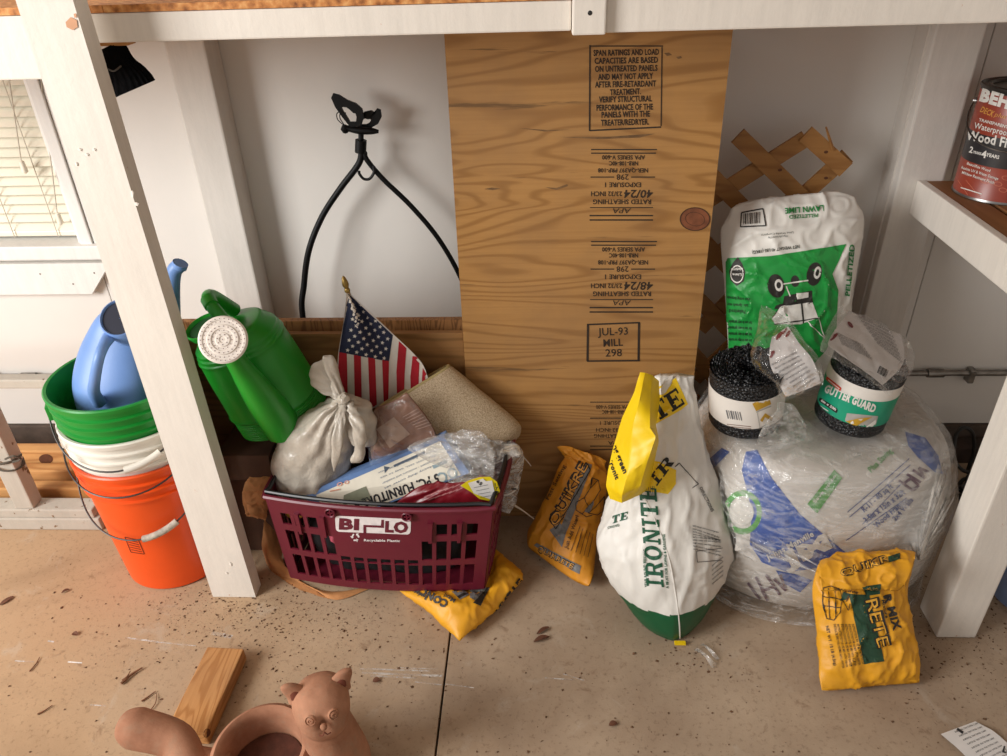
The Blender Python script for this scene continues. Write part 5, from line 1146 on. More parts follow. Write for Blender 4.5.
def ibfn(p, u, v):
    q = Vector(((p - np.array((0.27, 1.2, 0.30))) * np.array((22, 22, 9))).tolist()); r1 = 1 - abs(noise.noise(q)) * 2; r2 = 1 - abs(noise.noise(q * 1.9 + Vector((5, 0, 0)))) * 2
    d = noise.voronoi(Vector((p * 10).tolist()) + Vector((4, 1, 0)))[0]
    k_ = min(1.0, max(0.0, (p[2] - 0.06) / 0.08))
    return (0.0055 * (r1 ** 3 if r1 > 0 else 0) + 0.0028 * (r2 ** 3 if r2 > 0 else 0)) * k_ + 0.008 * (min(d[1] - d[0], 0.7) - 0.35) * (0.4 + 0.6 * k_)
nvI, nuI = 110, 128
lf = MB(); Sst = [(np.array((x, y, z)), np.array((w_, 0, 0)), np.array((0, d_, 0)), e) for x, y, z, w_, d_, e in zip(st_x, st_y, st_z, st_w, st_d, st_e)]
mi_ = []
lf.loft(Sst, nvI, nuI, ibfn)
Vv = lf.verts(); Vv[:, 2] = np.maximum(Vv[:, 2], 0.002); lf.v = [Vv]
fc = np.array([Vv[list(f)].mean(0) for f in lf.f]); lf.mi = [1 if c[2] < 0.088 + 0.012 * math.sin((c[0] - 0.2) * 14) + 0.03 * (c[1] - 1.2) else 0 for c in fc]
lf.build('sack', [M_bagw, M_bagg], ib, True, 180); IB = lf.bvh()
def fold(pts, w_=0.0025):
    V = []
    for x, y in crom(pts, 30):
        h, n, _, _ = IB.ray_cast(Vector(EYEP.tolist()), Vector(ray(x, y).tolist()))
        if h: V.append(np.array(h) + np.array(n) * 0.0)
    return MB().tube(V, w_, 6)
fold([(641, 490), (655, 520), (668, 555), (675, 590), (679, 620), (680, 642)], 0.0017).build('side_seam', M_bagw, ib, True)
MB().obox(G(680, 643, 0.006), (0.012, 0, 0), (0, 0.004, 0), (0, 0, 0.003)).build('seam_tag', M_bagy, ib)
# yellow zones and lettering of the top panel
Ink(IB, 0.001, 4).poly([(648, 392), (676, 378), (688, 404), (681, 410), (654, 425), (648, 415)]).poly([(640, 492), (650, 460), (660, 462), (676, 470), (676, 484), (668, 494), (655, 492)]).build('yellow_panel_print', M_bagy, ib, sep=True)
def slab(k, ch, o, u_, v_):
    """slab-serif capitals drawn as strokes in a 1 x 1 cell"""
    o, u_, v_ = [np.asarray(q, float) for q in (o, u_, v_)]; Mp = lambda x, y: o + u_ * x + v_ * y
    R_ = lambda x0, y0, x1, y1: k.poly([Mp(x0, y0), Mp(x1, y0), Mp(x1, y1), Mp(x0, y1)])
    sr = lambda x0, x1, y: R_(x0, y, x1, y + 0.13)
    if ch == 'I': R_(0.33, 0, 0.67, 1); sr(0.08, 0.92, 0); sr(0.08, 0.92, 0.87)
    if ch == 'T': R_(0.36, 0, 0.64, 1); sr(0.2, 0.8, 0); R_(0.03, 0.84, 0.97, 1); R_(0.03, 0.66, 0.13, 0.9); R_(0.87, 0.66, 0.97, 0.9)
    if ch == 'E': R_(0.14, 0, 0.42, 1); sr(0.02, 0.95, 0); sr(0.02, 0.95, 0.87); R_(0.4, 0.44, 0.72, 0.57); R_(0.64, 0.34, 0.72, 0.66); R_(0.85, 0, 0.95, 0.34); R_(0.85, 0.68, 0.95, 1)
    if ch == 'N': R_(0.12, 0, 0.26, 1); R_(0.74, 0, 0.88, 1); k.poly([Mp(0.1, 1), Mp(0.36, 1), Mp(0.88, 0), Mp(0.66, 0)]); sr(0.0, 0.38, 0); sr(0.62, 1.0, 0.87); sr(0.0, 0.3, 0.87)
    if ch == 'R':
        R_(0.12, 0, 0.36, 1); sr(0.0, 0.5, 0); R_(0.0, 0.87, 0.7, 1); R_(0.3, 0.45, 0.7, 0.57)
        k.poly([Mp(0.66, 1), Mp(0.86, 0.92), Mp(0.92, 0.73), Mp(0.86, 0.53), Mp(0.66, 0.45), Mp(0.66, 0.57), Mp(0.68, 0.73), Mp(0.66, 0.87)]); k.poly([Mp(0.5, 0.48), Mp(0.74, 0.48), Mp(1.0, 0), Mp(0.72, 0)])
    if ch == 'O':
        n = 18
        for i in range(n):
            a, b_ = 2 * math.pi * i / n, 2 * math.pi * (i + 1) / n; E = lambda t, rx, ry: Mp(0.5 + rx * math.cos(t), 0.5 + ry * math.sin(t))
            k.poly([E(a, 0.48, 0.52), E(b_, 0.48, 0.52), E(b_, 0.22, 0.38), E(a, 0.22, 0.38)])
def slabword(k, word, p0, p1, up, wd=None):
    p0, p1 = np.asarray(p0, float), np.asarray(p1, float); ws = [{'I': 0.62, 'R': 1.05, 'O': 1.05, 'N': 1.1, 'T': 1.0, 'E': 1.0}[c] for c in word]; tot = sum(ws); a = 0
    for c, w_ in zip(word, ws): slab(k, c, p0 + (p1 - p0) * (a + 0.04 * w_) / tot, (p1 - p0) * (0.92 * w_) / tot, up); a += w_
M_dg = ink('bag_green', lin(18, 84, 56))
k = Ink(IB, 0.001, 3.5); slabword(k, 'IRONITE', (664, 588), (656, 487), (-17, -1.5)); k.build('brand_print', M_dg, ib, 1)
k = Ink(IB, 0.001, 3.5); slabword(k, 'TE', (611, 524), (628, 519), (1, -8)); k.build('side_print', M_dg, ib, 1)
k = Ink(IB, 0.001, 3.5); slabword(k, 'TE', (657, 422), (686, 403), (-9, -16)); k.build('top_lettering', ink('black_top', lin(24, 22, 16)), ib, 1)
k = Ink(IB, 0.001, 3.5); slabword(k, 'IR', (656, 487), (675, 462), (-9, -10)[:0] or (-7.5, -8)); k.build('top_lettering', ink('black_top', lin(24, 22, 16)), ib, 1)
k = Ink(IB, 0.001, 3.5); k.text("YEAR ROUND FEEDING", (647.5, 587), (645.5, 549), 2.6, 0.03); k.text("A MUST FOR LAWNS & GARDENS", (668.5, 588), (665, 534), 2.6, 0.03); k.text("STANDARD", (608, 529), (620, 526), 2.4, 0.02); k.build('slogan_print', M_dg, ib, 1)
k = Ink(IB, 0.001, 3.0)
for i in range(5): k.line((648 + i * 1.7, 500 - i * 0.3), (647 + i * 1.7, 487 - i * 0.3), w=0.5)
k.line((675, 467), (679, 463), (698, 484), (692, 488), w=0.8); k.text("DIRECTIONS", (699, 488), (711, 512), 3.0, 0.02)
for r_ in range(9):
    k.text("apply evenly over lawn and garden", (692 + r_ * 0.15, 526 + r_ * 2.9), (718 + min(r_, 4) * 0.6, 533 + r_ * 2.5 + 3 * math.sin(r_)), 1.8, 0.01)
k.line((696, 551), (697, 562), (722, 560), w=0.6); k.line((696, 551), (722, 548), w=0.6)
for r_ in range(5): k.text("guaranteed analysis", (712, 584 - r_ * 4.5), (723, 575 - r_ * 4.5), 1.6, 0.01)
k.build('small_print', ink('grey_print', lin(52, 52, 54)), ib, 1)
# the folded-over yellow top: a flattened twisted neck of film
yr = [[(640, 372, 1.365), (645, 372.5, 1.365), (652, 375, 1.37), (659, 381, 1.385)], [(634, 393, 1.33), (640, 398, 1.305), (650, 404, 1.305), (660, 401, 1.37)], [(622, 418, 1.31), (633, 425, 1.27), (650, 428, 1.25), (656, 425, 1.335)],
      [(614, 445, 1.28), (630, 450, 1.235), (656, 437, 1.225), (659, 441, 1.30)], [(608, 470, 1.25), (628, 474, 1.205), (648, 460, 1.21), (654, 463, 1.28)], [(606, 486, 1.235), (622, 494, 1.195), (640, 487, 1.205), (649, 487, 1.26)], [(610, 499, 1.225), (622, 503, 1.205), (635, 497, 1.22), (643, 493, 1.25)]]
yf = sheet_px([[P(*q) for q in r] for r in yr], 0.006, 3, 40, lerp_)
yf.build('folded_top', M_bagy, ib, True, 30, normals=False); YF_ = yf.bvh()
k = Ink(YF_, 0.001, 3.5); k.text("ng green", (613, 447), (624, 474), 5.0, 0.03, up=(4.4, -2.4)); k.text("ironit", (609, 462), (616, 480), 4.4, 0.03, up=(3.8, -2)); k.build('top_print', ink('black_top', lin(24, 22, 16)), ib, 1)
MB().loft([(P(668, 378, 1.395), (0.010, 0, 0.006), (0, 0.004, 0), 2), (P(665, 385, 1.39), (0.013, 0, 0.006), (0, 0.008, 0), 2), (P(660, 400, 1.385), (0.010, 0, 0.004), (0, 0.008, 0), 2)], 12, 20, creases(0.003, 50, 2)).build('white_inner_lip', M_bagw, ib, True, 60)

# ================================================================ insulation rolls in a big clear bag
M_ins = simple('white_insulation_wrap', lin(220, 214, 206), 0.45, 0.08, 6, 40, 0.3)
IC = np.array((0.643, 1.440, 0.0))
isz = thing('insulation_roll', 'big white and blue printed insulation roll wrapped in a clear plastic bag', 'insulation', IC)
prof = [(0.006, 0.215, 0.185), (0.02, 0.25, 0.222), (0.08, 0.273, 0.246), (0.17, 0.280, 0.252), (0.26, 0.282, 0.252), (0.34, 0.272, 0.240), (0.39, 0.245, 0.222), (0.41, 0.20, 0.18), (0.418, 0.05, 0.05)]
def infn(p, u, v):
    d = noise.voronoi(Vector((p * 5).tolist()) + Vector((2, 3, 1)))[0]; return 0.012 * (min(d[1] - d[0], 0.7) - 0.35) + 0.003 * noise.noise(Vector((p * 16).tolist()))
im = MB().loft([(IC + (0, 0.012 * (z > 0.3), z), (a, 0, 0), (0, b_, 0), 2.5) for z, a, b_ in prof], 60, 96, infn); FIXED = ((IB, (0.279, 1.30, 0.2)), (YB3, tuple(y3.verts().mean(0))))
def settle(m, off):
    for bv, c in FIXED: push_out(m, bv, c, off, 0.2)
    V = m.verts(); k_ = (V[:, 0] < xb + 0.006 + off) & (V[:, 1] > PLY - 0.03 - off); V[k_, 0] = xb + 0.006 + off; V[:, 2] = np.maximum(V[:, 2], 0.002); m.v = [V]
settle(im, 0.012)
im.build('roll_wrap', M_ins, isz, True, 180); INS = im.bvh()
M_insb = ink('insulation_blue', lin(46, 92, 178), 0.4); M_insg = ink('insulation_green', lin(88, 166, 78), 0.4); M_insn = ink('insulation_navy', lin(60, 80, 140), 0.4); M_pur = ink('marker_purple', lin(92, 52, 78), 0.5)
k = Ink(INS, 0.0012, 4); k.poly([(746, 452), (757, 450), (772, 478), (800, 514), (828, 538), (853, 558), (826, 566), (788, 572), (762, 562), (750, 544), (752, 510), (742, 470)]).poly([(776, 570), (796, 574), (812, 580), (800, 592), (782, 582)]).poly([(706, 462), (722, 448), (730, 452), (714, 468)]).poly([(905, 432), (925, 438), (938, 456), (942, 474), (934, 472), (918, 458), (908, 446)]); k.build('blue_print', M_insb, isz)
k = Ink(INS, 0.0012, 5); k.poly([(807, 504), (834, 470), (842, 478), (817, 513)]); k.ell((743, 512), 19, 22, 0, 28, 0.74); k.text("Plus Saving", (871, 473), (893, 452), 6, 0.02); k.build('green_print', M_insg, isz, 1)
k = Ink(INS, 0.0012, 5); k.text("Save up to", (815, 503), (836, 476), 3.0, 0.02); k.text("Johns Manville", (768, 560), (814, 535), 6.0, 0.03, up=(-2.5, -5.2)); k.text("JM", (785, 568), (832, 546), 15, 0.06, up=(-7, -13)); k.ell((743, 512), 11, 13, 0, 20); k.build('white_print', M_wht, isz, 2)
k = Ink(INS, 0.0012, 5)
for a, b_ in (((847, 512), (909, 459)), ((849, 517), (910, 465)), ((846, 540), (906, 498)), ((862, 524), (900, 484))): k.line(a, b_, w=0.8)
k.text("R-11 - 40 sq ft", (864, 512), (893, 487), 5.5, 0.02); k.text("3.5in x 15in x 32ft", (866, 523), (905, 493), 6.0, 0.03); k.text("Wood Framing", (876, 528), (908, 500), 5.5, 0.03); k.text("2x4 Walls", (895, 521), (913, 500), 5.0, 0.03)
k.build('navy_print', M_insn, isz, 1)
k = Ink(INS, 0.0012, 5)
for pts_ in (((898, 480), (912, 490), (918, 485), (910, 478), (902, 484)), ((906, 474), (920, 482)), ((912, 470), (924, 478), (918, 468), (928, 472)), ((748, 582), (764, 604)), ((756, 576), (768, 600), (762, 590), (774, 586)), ((766, 574), (780, 594)), ((774, 578), (786, 590), (780, 574))): k.line(*pts_, w=2.6)
k.build('marker_scrawl', M_pur, isz, 2)
M_wrap = film('poly_bag', 0.36, 0.55, (0.92, 0.91, 0.89), rough=0.11, bump=0.9, bs=30)
def wrfn(p, u, v):
    d = noise.voronoi(Vector((p * np.array((14, 14, 5))).tolist()) + Vector((7, 3, 1)))[0]; e = noise.noise(Vector((p * np.array((50, 50, 12))).tolist()))
    return 0.009 * (min(d[1] - d[0], 0.6)) + 0.002 * e + 0.0035
prw = [(0.0025, 0.285, 0.255), (0.012, 0.276, 0.248), (0.05, 0.274, 0.246), (0.10, 0.281, 0.252), (0.18, 0.286, 0.257), (0.27, 0.287, 0.256), (0.345, 0.275, 0.242), (0.398, 0.247, 0.224), (0.418, 0.202, 0.182), (0.424, 0.04, 0.04)]
wm = MB().loft([(IC + (0, 0.010 * (z > 0.3), z), (a, 0, 0), (0, b_, 0), 2.45) for z, a, b_ in prw], 84, 140, wrfn, cap=False)
vv = wm.verts(); vv[:, 2] = np.maximum(vv[:, 2], 0.002); wm.v = [vv]
settle(wm, 0.008); WB = wm.bvh()
wm.build('clear_bag', M_wrap, isz, True, 70)
ZI = 0.434
# loose gathered tail of the clear bag on top
M_tail = film('bag_tail', 0.35, 0.4, (0.8, 0.79, 0.76), rough=0.14, bump=1.0, bs=30)
rows = [(P(757, 446, 1.25), P(800, 440, 1.28)), (P(764, 428, 1.28), P(806, 432, 1.30)), (P(776, 412, 1.30), P(798, 414, 1.30)), (P(778, 402, 1.31), P(792, 404, 1.31))]
sim_bag(rows, 0.014, 22, 22, 1.2, 120, rough=0.004, rs=40, crumple=0.012, cs=28, seed=31).build('bag_tail', M_tail, isz, True, 50)

# ================================================================ gutter guard rolls
def netting():
    t = NT('black_netting'); v = t.vor(190, 'F1'); a = t.ramp(v, [(0.2, (0.030, 0.030, 0.032)), (0.6, (0.004, 0.004, 0.005))]); t.bump(v, 1.0, 0.004); return t.fin(a, 0.4)
M_net = netting()
def guard(label, c, axis, r, h, lw, mats):
    t = thing('gutter_guard_roll', label, 'mesh roll', c, 'mesh rolls on the insulation')
    az_ = unit(axis); ax_ = unit(np.cross(az_, (0, 1, 0))); ax_ = ax_ if ax_[0] > 0 else -ax_; ay_ = np.cross(az_, ax_)
    m = MB(); prof_ = [(0.001, 0.0), (r * 0.97, 0.0)]
    for i in range(26): zz = 0.002 + (h - 0.006) * i / 25; prof_.append((r * (1.0 + (0.010 if i % 2 else -0.012)), zz))
    n = 90
    m.lathe(prof_, c, n, az_, ax_, fn=lambda q, j, w_: q + (unit(q - (c + az_ * ((q - c) @ az_))) * 0.0012 * math.sin(w_ * 45 + j * 3.1) if j > 1 else 0 * q)); m.build('outer_turn', M_net, t, True, 60)
    m = MB(); rr_ = r * 0.985; A = []; rng = np.random.default_rng(int(r * 1e5))
    turns = 11; N = turns * 80
    for i in range(N + 1):      # spiral edge of the rolled netting
        a = i / 80 * 2 * math.pi; f = i / N; ra = rr_ * (1 - 0.70 * f); tz = h + rng.normal(0, 0.0026) - 0.004 * f + 0.003 * math.sin(a * 20)
        d = ax_ * math.cos(a) + ay_ * math.sin(a); A.append([c + d * ra + az_ * (h - 0.03), c + d * ra + az_ * tz, c + d * (ra - 0.0022) + az_ * (tz - 0.001), c + d * (ra - 0.0022) + az_ * (h - 0.03)])
    m.grid(np.array(A)); m.build('spiral_edge', M_net, t, normals=False)
    m = MB().lathe([(r * 0.28, 0.02), (r * 0.98, h - 0.014)], c, 48, az_, ax_); m.build('inner_turns', M_net, t)
    lb_ = MB(); prof_ = [(r * 1.022 + 0.0006, lw[0]), (r * 1.024 + 0.001, lw[0] + 0.001)]
    zs = lw
    prof_ = [(r * 1.02, zs[0])] + [(r * 1.026, z_) for z_ in zs] + [(r * 1.012, zs[-1])]
    ml = [0] + list(range(len(zs) - 1)) + [len(zs) - 2]
    lb_.lathe(prof_, c, 90, az_, ax_, mi=ml); lo_ = lb_.build('paper_label', mats, t, True, 50); return t, lb_.bvh(), lo_
M_lw = simple('label_white', lin(228, 222, 214), 0.4, 0.04); M_lt = simple('label_teal', lin(18, 152, 116), 0.4, 0.06)
RG = 0.079
cG1 = P(742, 436, 1.395); cG1[2] = ZI - 0.004; ax1 = (-0.10, -0.03, 1.0)
t1_, G1, o1 = guard('rolled black mesh with a plain white barcode label standing on the wrapped insulation', cG1, ax1, RG * 0.98, 0.142, [0.030, 0.100], [M_lw])
k = Ink(G1, 0.0007, 4)
for i, w_ in enumerate((1.2, 0.6, 1.6, 0.8, 1.2, 0.6, 1.0)): k.line((726.5 + i * 2.2, 410 + i * 0.3), (728.5 + i * 2.2, 418.5 + i * 0.3), w=w_)
k.build('barcode', ink('barcode_grey', lin(110, 110, 112)), o1)
k = Ink(G1, 0.0007, 4)
for i in range(3): k.line((727 + i * 2, 424 + i * 2.2), (751, 426.5 + i * 2.0), w=0.7)
k.build('small_print', ink('brown_print', lin(140, 110, 100)), o1)
k = Ink(G1, 0.0007, 4); k.poly([(751, 401), (768, 394), (771, 404), (756, 411)]).poly([(760, 420), (765, 413), (773, 418), (771, 421), (765, 417), (762, 422)]); k.build('picture_print', ink('mustard', lin(196, 152, 40)), o1)
k = Ink(G1, 0.0007, 4); k.line((756, 412), (771, 406), w=1.0); k.line((759, 428), (774, 421), w=0.6); k.line((757, 412), (760, 428), w=0.6); k.build('picture_print', ink('pale_grey', lin(176, 172, 166)), o1)
cG2 = P(842, 442, 1.385); cG2[2] = ZI + 0.004; ax2 = (0.09, -0.05, 1.0)
t2_, G2, o2 = guard('rolled black mesh with a white and teal label standing on the wrapped insulation', cG2, ax2, RG * 0.92, 0.150, [0.033, 0.098, 0.125], [M_lt, M_lw])
k = Ink(G2, 0.0007, 3.5); k.text("GUTTER GUARD", (824, 391.5), (874, 412.5), 7.6, 0.05); k.build('title_print', M_wht, o2)
k = Ink(G2, 0.0007, 3.5); k.poly(rrect(((827, 376), (842, 388), (840.5, 391.5), (826, 379.5)), 0.4)); k.build('brand_flash', ink('orange_red', lin(214, 62, 32)), o2)
k = Ink(G2, 0.0014, 3.5); k.line((829, 379.8), (840, 388.6), w=0.9)
k.build('brand_print', M_wht, o2, 1)
k = Ink(G2, 0.0007, 3.5); k.poly(rrect(((820, 397), (838, 409), (837, 413.5), (819, 401)), 0.45)); k.build('size_pill', ink('black_top', lin(24, 22, 16)), o2)
k = Ink(G2, 0.0014, 3.5); k.text("6in x 20ft", (821.5, 401), (836, 410.5), 2.4, 0.03)
for i in range(4): k.line((818 + i * 0.6, 404 + i * 3.6), (829 + i, 411 + i * 3.4), w=0.8)
k.build('size_print', M_wht, o2, 1)
k = Ink(G2, 0.0007, 3.5); k.poly([(847, 413), (878, 416), (874, 431), (843, 428)]); k.build('picture_print', ink('pale_grey', lin(186, 182, 176)), o2)
k = Ink(G2, 0.0013, 3.5); k.poly([(846, 421), (858, 418), (872, 416.5), (862, 422), (852, 428.5), (844, 427)]); k.build('picture_print', ink('mustard', lin(190, 148, 46)), o2, 1)
k = Ink(G2, 0.0019, 3.5); k.poly([(848, 424), (853, 420), (854, 423), (850, 427)]).poly([(858, 419), (863, 418), (861, 420)]).poly([(862, 429), (875, 419), (875.5, 422), (868, 430)]); k.build('picture_print', M_wht, o2, 1)

# clear header bags lying over the rolls
M_hd = film('header_film', 0.05, 0.16, rough=0.08, bump=0.5, bs=40)
M_hp = simple('header_paper', lin(206, 200, 196), 0.5, 0.06, 20)
M_mr = ink('dark_red', lin(120, 26, 32)); M_lines = ink('header_grey', lin(96, 94, 94))
def header(label, rows, rowsf, red, bar, seed, lines):
    t = thing('clear_bag', label, 'bag', (np.array(rows[0][0]) + np.array(rows[0][1])) / 2, 'printed clear bags on the mesh rolls')
    m = sim_bag(rows, 0.004, 22, 22, 1.06, 90, rough=0.003, rs=25, crumple=0.004, cs=22, seed=seed, bend=0.05); po = m.build('printed_sheet', M_hp, t, True, 60); b_ = m.bvh()
    k = Ink(b_, 0.0009, 4)
    for p0, p1, h_ in lines: k.text("KEEP AWAY FROM CHILDREN AND READ ALL", p0, p1, h_, 0.0)
    k.build('small_print', M_lines, po)
    k = Ink(b_, 0.0011, 4)
    for q in red: k.ell(*q, n=12)
    k.build('red_print', M_mr, po)
    if bar:
        k = Ink(b_, 0.0009, 4); p0, d, u_ = [np.array(q, float) for q in bar]
        for i in range(9): k.line(p0 + d * i / 9, p0 + d * i / 9 + u_, w=0.5 + 0.5 * (i % 3 == 0))
        k.build('barcode', M_ink, po)
    sim_bag(rowsf, 0.034, 28, 28, 1.14, 140, rough=0.004, rs=30, crumple=0.010, cs=24, seed=seed + 2).build('film', M_hd, t, True, 60)
    return t
YX = 1.345
rA = [(P(786, 397, YX - 0.03), P(821, 383, YX - 0.03)), (P(776, 378, YX), P(812, 358, YX)), (P(769, 361, YX + 0.03), P(800, 345, YX + 0.03)), (P(772, 338, YX + 0.06), P(788, 326, YX + 0.07))]
rAf = [(P(783, 402, YX - 0.045), P(826, 384, YX - 0.045)), (P(772, 380, YX - 0.03), P(820, 360, YX - 0.03)), (P(750, 362, YX - 0.0), P(806, 343, YX + 0.0)), (P(757, 330, YX + 0.05), P(794, 326, YX + 0.05)), (P(760, 306, YX + 0.09), P(768, 306, YX + 0.09))]
linesA = [((772 + i * 3.6 + (0), 366 + i * 3.6), (797 + i * 2.7, 353 + i * 3.6), 1.9) for i in range(8)]
header('clear bag with white small-print sheet slumped between the two mesh rolls', rA, rAf, (((779, 336), 5, 2.0, -55), ((784, 331), 4, 1.8, -55), ((788, 334), 4, 1.6, -55), ((771, 355), 5.5, 2.4, -50)), None, 41, linesA)
YZ = 1.345
rB = [(P(826, 346, YZ - 0.07), P(883, 383, YZ - 0.07)), (P(832, 334, YZ - 0.03), P(896, 372, YZ - 0.04)), (P(842, 322, YZ + 0.01), P(906, 360, YZ)), (P(850, 312, YZ + 0.05), P(900, 335, YZ + 0.05))]
rBf = [(P(822, 352, YZ - 0.085), P(889, 394, YZ - 0.085)), (P(823, 340, YZ - 0.06), P(904, 378, YZ - 0.065)), (P(834, 320, YZ - 0.01), P(914, 362, YZ - 0.02)), (P(842, 308, YZ + 0.05), P(908, 338, YZ + 0.05))]
linesB = [((836 + i * 1.2, 334 + i * 2.6), (863 + i * 2.2, 347 + i * 3.2), 1.9) for i in range(5)] + [((858 + i * 2.6, 318 + i * 3.6), (892 + i * 1.4, 334 + i * 4.2), 1.9) for i in range(8)]
header('clear bag with white small-print sheet and barcode draped over the teal-labelled mesh roll', rB, rBf, (((832, 338), 7, 2.0, -38), ((850, 325), 4, 1.8, 50), ((857, 314), 3, 1.4, 50)), ((880, 366), (9, 5), (-3, 7)), 47, linesB)

# ================================================================ lawn lime bag
lm = thing('lime_bag', 'white and green lawn lime bag leaning upside down against the wooden lattice', 'fertiliser bag', (0.57, 1.62, 0.40))
rows = [(P(730, 402, 1.57), P(848, 400, 1.57)), (P(725, 330, 1.595), P(852, 325, 1.595)), (P(721, 262, 1.625), P(862, 252, 1.625)), (P(720, 201, 1.66), P(867, 187, 1.66))]
lmb = sim_bag(rows, 0.085, 40, 50, 1.10, 300, ridge=0.007, rsc=12, corner=0.16, planes=(((0, 1.70, 0), (0, -1, 0)),), rough=0.003, rs=26, crumple=0.003, cs=20, seed=14)
push_out(lmb, WB, (IC[0], IC[1], 0.2), 0.003, 0.2)
lmb.build('sack', M_bagw, lm, True, 180); LB = lmb.bvh()
M_lg = ink('lime_green', lin(28, 150, 62), 0.45)
Ink(LB, 0.0014, 3).poly([(726, 262), (728, 258), (770, 256), (810, 250), (846, 244), (838, 262), (832, 274), (838, 290), (836, 330), (826, 350), (780, 400), (728, 400), (727, 330)]).build('green_panel', M_lg, lm)
k = Ink(LB, 0.0014, 3); k.text("LAWN LIME", (823.5, 205.5), (784.5, 208.5), 5.6, 0.03); k.text("PELLETIZED", (818, 213.8), (789, 215.6), 3.6, 0.02); k.text("PELLETIZED", (849, 296), (854, 245), 4.2, 0.04, up=(-4.5, -0.6)); k.build('title_print', ink('title_green', lin(36, 130, 64)), lm, 1, sep=True)
k = Ink(LB, 0.0014, 3); k.text("NET WEIGHT 40 LBS (18KG)", (799, 245), (752, 251), 3.0, 0.02); k.text("Manufactured by", (787, 235), (768, 237), 2.2); k.text("Lime Works Company", (793, 231.5), (761, 234), 2.2)
k.text("Fast acting formula", (750, 298), (728, 296), 3.0, 0.02); k.text("Safe - Spreads easy", (749, 304), (728, 303), 3.0, 0.02); k.text("Pelletized", (746, 310), (730, 309), 3.6, 0.02)
for i in range(4): k.text("for use in any spreader", (752, 321 + i * 6), (729, 320 + i * 6), 3.2, 0.02)
k.text("PELLETIZED LIME", (849, 296), (854, 245), 3, 0.02, up=(-3, -0.4)) if False else None
k.build('small_print', ink('lime_black', lin(20, 40, 24)), lm, 1)
Q = ((741.5, 213), (763, 209), (766, 226), (740.5, 227)); k = Ink(LB, 0.0014, 3)
for i in range(4): k.line(Q[i], Q[(i + 1) % 4], w=1.3)
for i in range(10): k.line((744 + i * 1.75, 214 - i * 0.2), (743.6 + i * 1.75, 224.5 - i * 0.1), w=0.6 + 0.5 * (i % 3 == 1))
k.build('barcode', M_ink, lm, 1)
k = Ink(LB, 0.0014, 3); k.poly([(738, 257), (742, 263), (745.5, 272), (744, 281), (737, 286), (731, 280), (729.5, 271), (733, 263)]); k.build('emblem', M_ink, lm, 1)
k = Ink(LB, 0.0014, 3); k.ell((737.5, 274), 6.4, 9, 0, 20, 0.86); k.text("Natural", (743, 268), (732, 268), 2.6, 0.03); k.text("Lime", (742, 273), (733, 273), 2.6, 0.03); k.build('emblem_print', M_wht, lm, 2)
# upside-down drawing of a drop spreader
k = Ink(LB, 0.0014, 3)
k.ell((776, 286), 8.5, 12, -8); k.ell((814, 274), 7.5, 12, 12); k.ell((795, 281), 4.5, 6); k.poly([(784, 296), (812, 290), (812, 300), (782, 306)]); k.poly([(776, 305), (812, 298), (813, 303), (774, 309)]); k.build('drawing_print', M_ink, lm, 1)
k = Ink(LB, 0.0014, 3); k.ell((778.5, 285), 4, 6, -8, 16, 0.55); k.ell((817, 272.5), 3.5, 6, 12, 16, 0.5); k.poly([(772, 318), (780, 306), (812, 302), (818, 318), (800, 324), (775, 324)]); k.line((783, 284), (808, 280), w=1.4); k.line((786, 286), (790, 296), w=1.2); k.line((806, 320), (824, 338), w=0.9); k.line((818, 318), (824, 338), w=0.9); k.poly([(796, 293), (808, 292), (808, 297), (797, 299)]); k.build('drawing_print', M_wht, lm, 2)
k = Ink(LB, 0.0014, 3); k.line((801, 303), (803, 323), w=1.6); k.line((774, 324), (818, 318), w=1.2); k.line((772, 318), (780, 306), w=0.8); k.build('drawing_print', M_ink, lm, 3)

# ================================================================ lattice
M_lat = wood('lattice_cedar', lin(146, 100, 52), lin(170, 122, 68), 'x', 40, 3, 4, dark=lin(80, 48, 24), crack=0.74)
la = thing('lattice_panel', 'piece of brown wooden garden lattice leaning on the white wall', 'lattice', P(760, 400, 1.74) * (1, 1, 0) + (0, 0, 0.0))
YL = 1.735
def slat(p, q, Y, cut0=None):
    a, b_ = P(*p, Y), P(*q, Y); d = unit(b_ - a); n = np.array((-d[2], 0, d[0])) * 0.019
    MB().prism([a + n, b_ + n, b_ - n, a - n], (0, 0.007, 0)).build('slat', M_lat, la)
za = P(740, 330, YL)[2]
def slat_w(x0, z0, x1, z1, Y):
    a, b_ = np.array((x0, Y, z0)), np.array((x1, Y, z1)); d = unit(b_ - a); n = np.array((-d[2], 0, d[0])) * 0.0195
    MB().prism([a + n, b_ + n, b_ - n, a - n], (0, 0.007, 0)).build('slat', M_lat, la)
slat((738, 136), (812, 208), YL - 0.008); slat((700, 206), (806, 139), YL); slat((806, 134), (846, 170), YL - 0.008); slat((848, 156), (800, 199), YL)
slat((695, 160), (760, 225), YL - 0.008)
slat((800, 195), (700, 268), YL); slat((700, 238), (760, 300), YL - 0.008); slat((780, 250), (700, 330), YL); slat((695, 296), (760, 362), YL - 0.008); slat((770, 310), (695, 380), YL); slat((690, 350), (750, 420), YL - 0.008); slat((760, 380), (690, 450), YL)
pA = P(812, 208, YL - 0.008); slat_w(pA[0], pA[2], pA[0] + 0.06, pA[2] - 0.062, YL - 0.008); pB = P(760, 225, YL - 0.008); slat_w(pB[0], pB[2], pB[0] + 0.3, pB[2] - 0.3, YL - 0.008); pC = P(760, 300, YL - 0.008); slat_w(pC[0], pC[2], pC[0] + 0.25, pC[2] - 0.26, YL - 0.008)
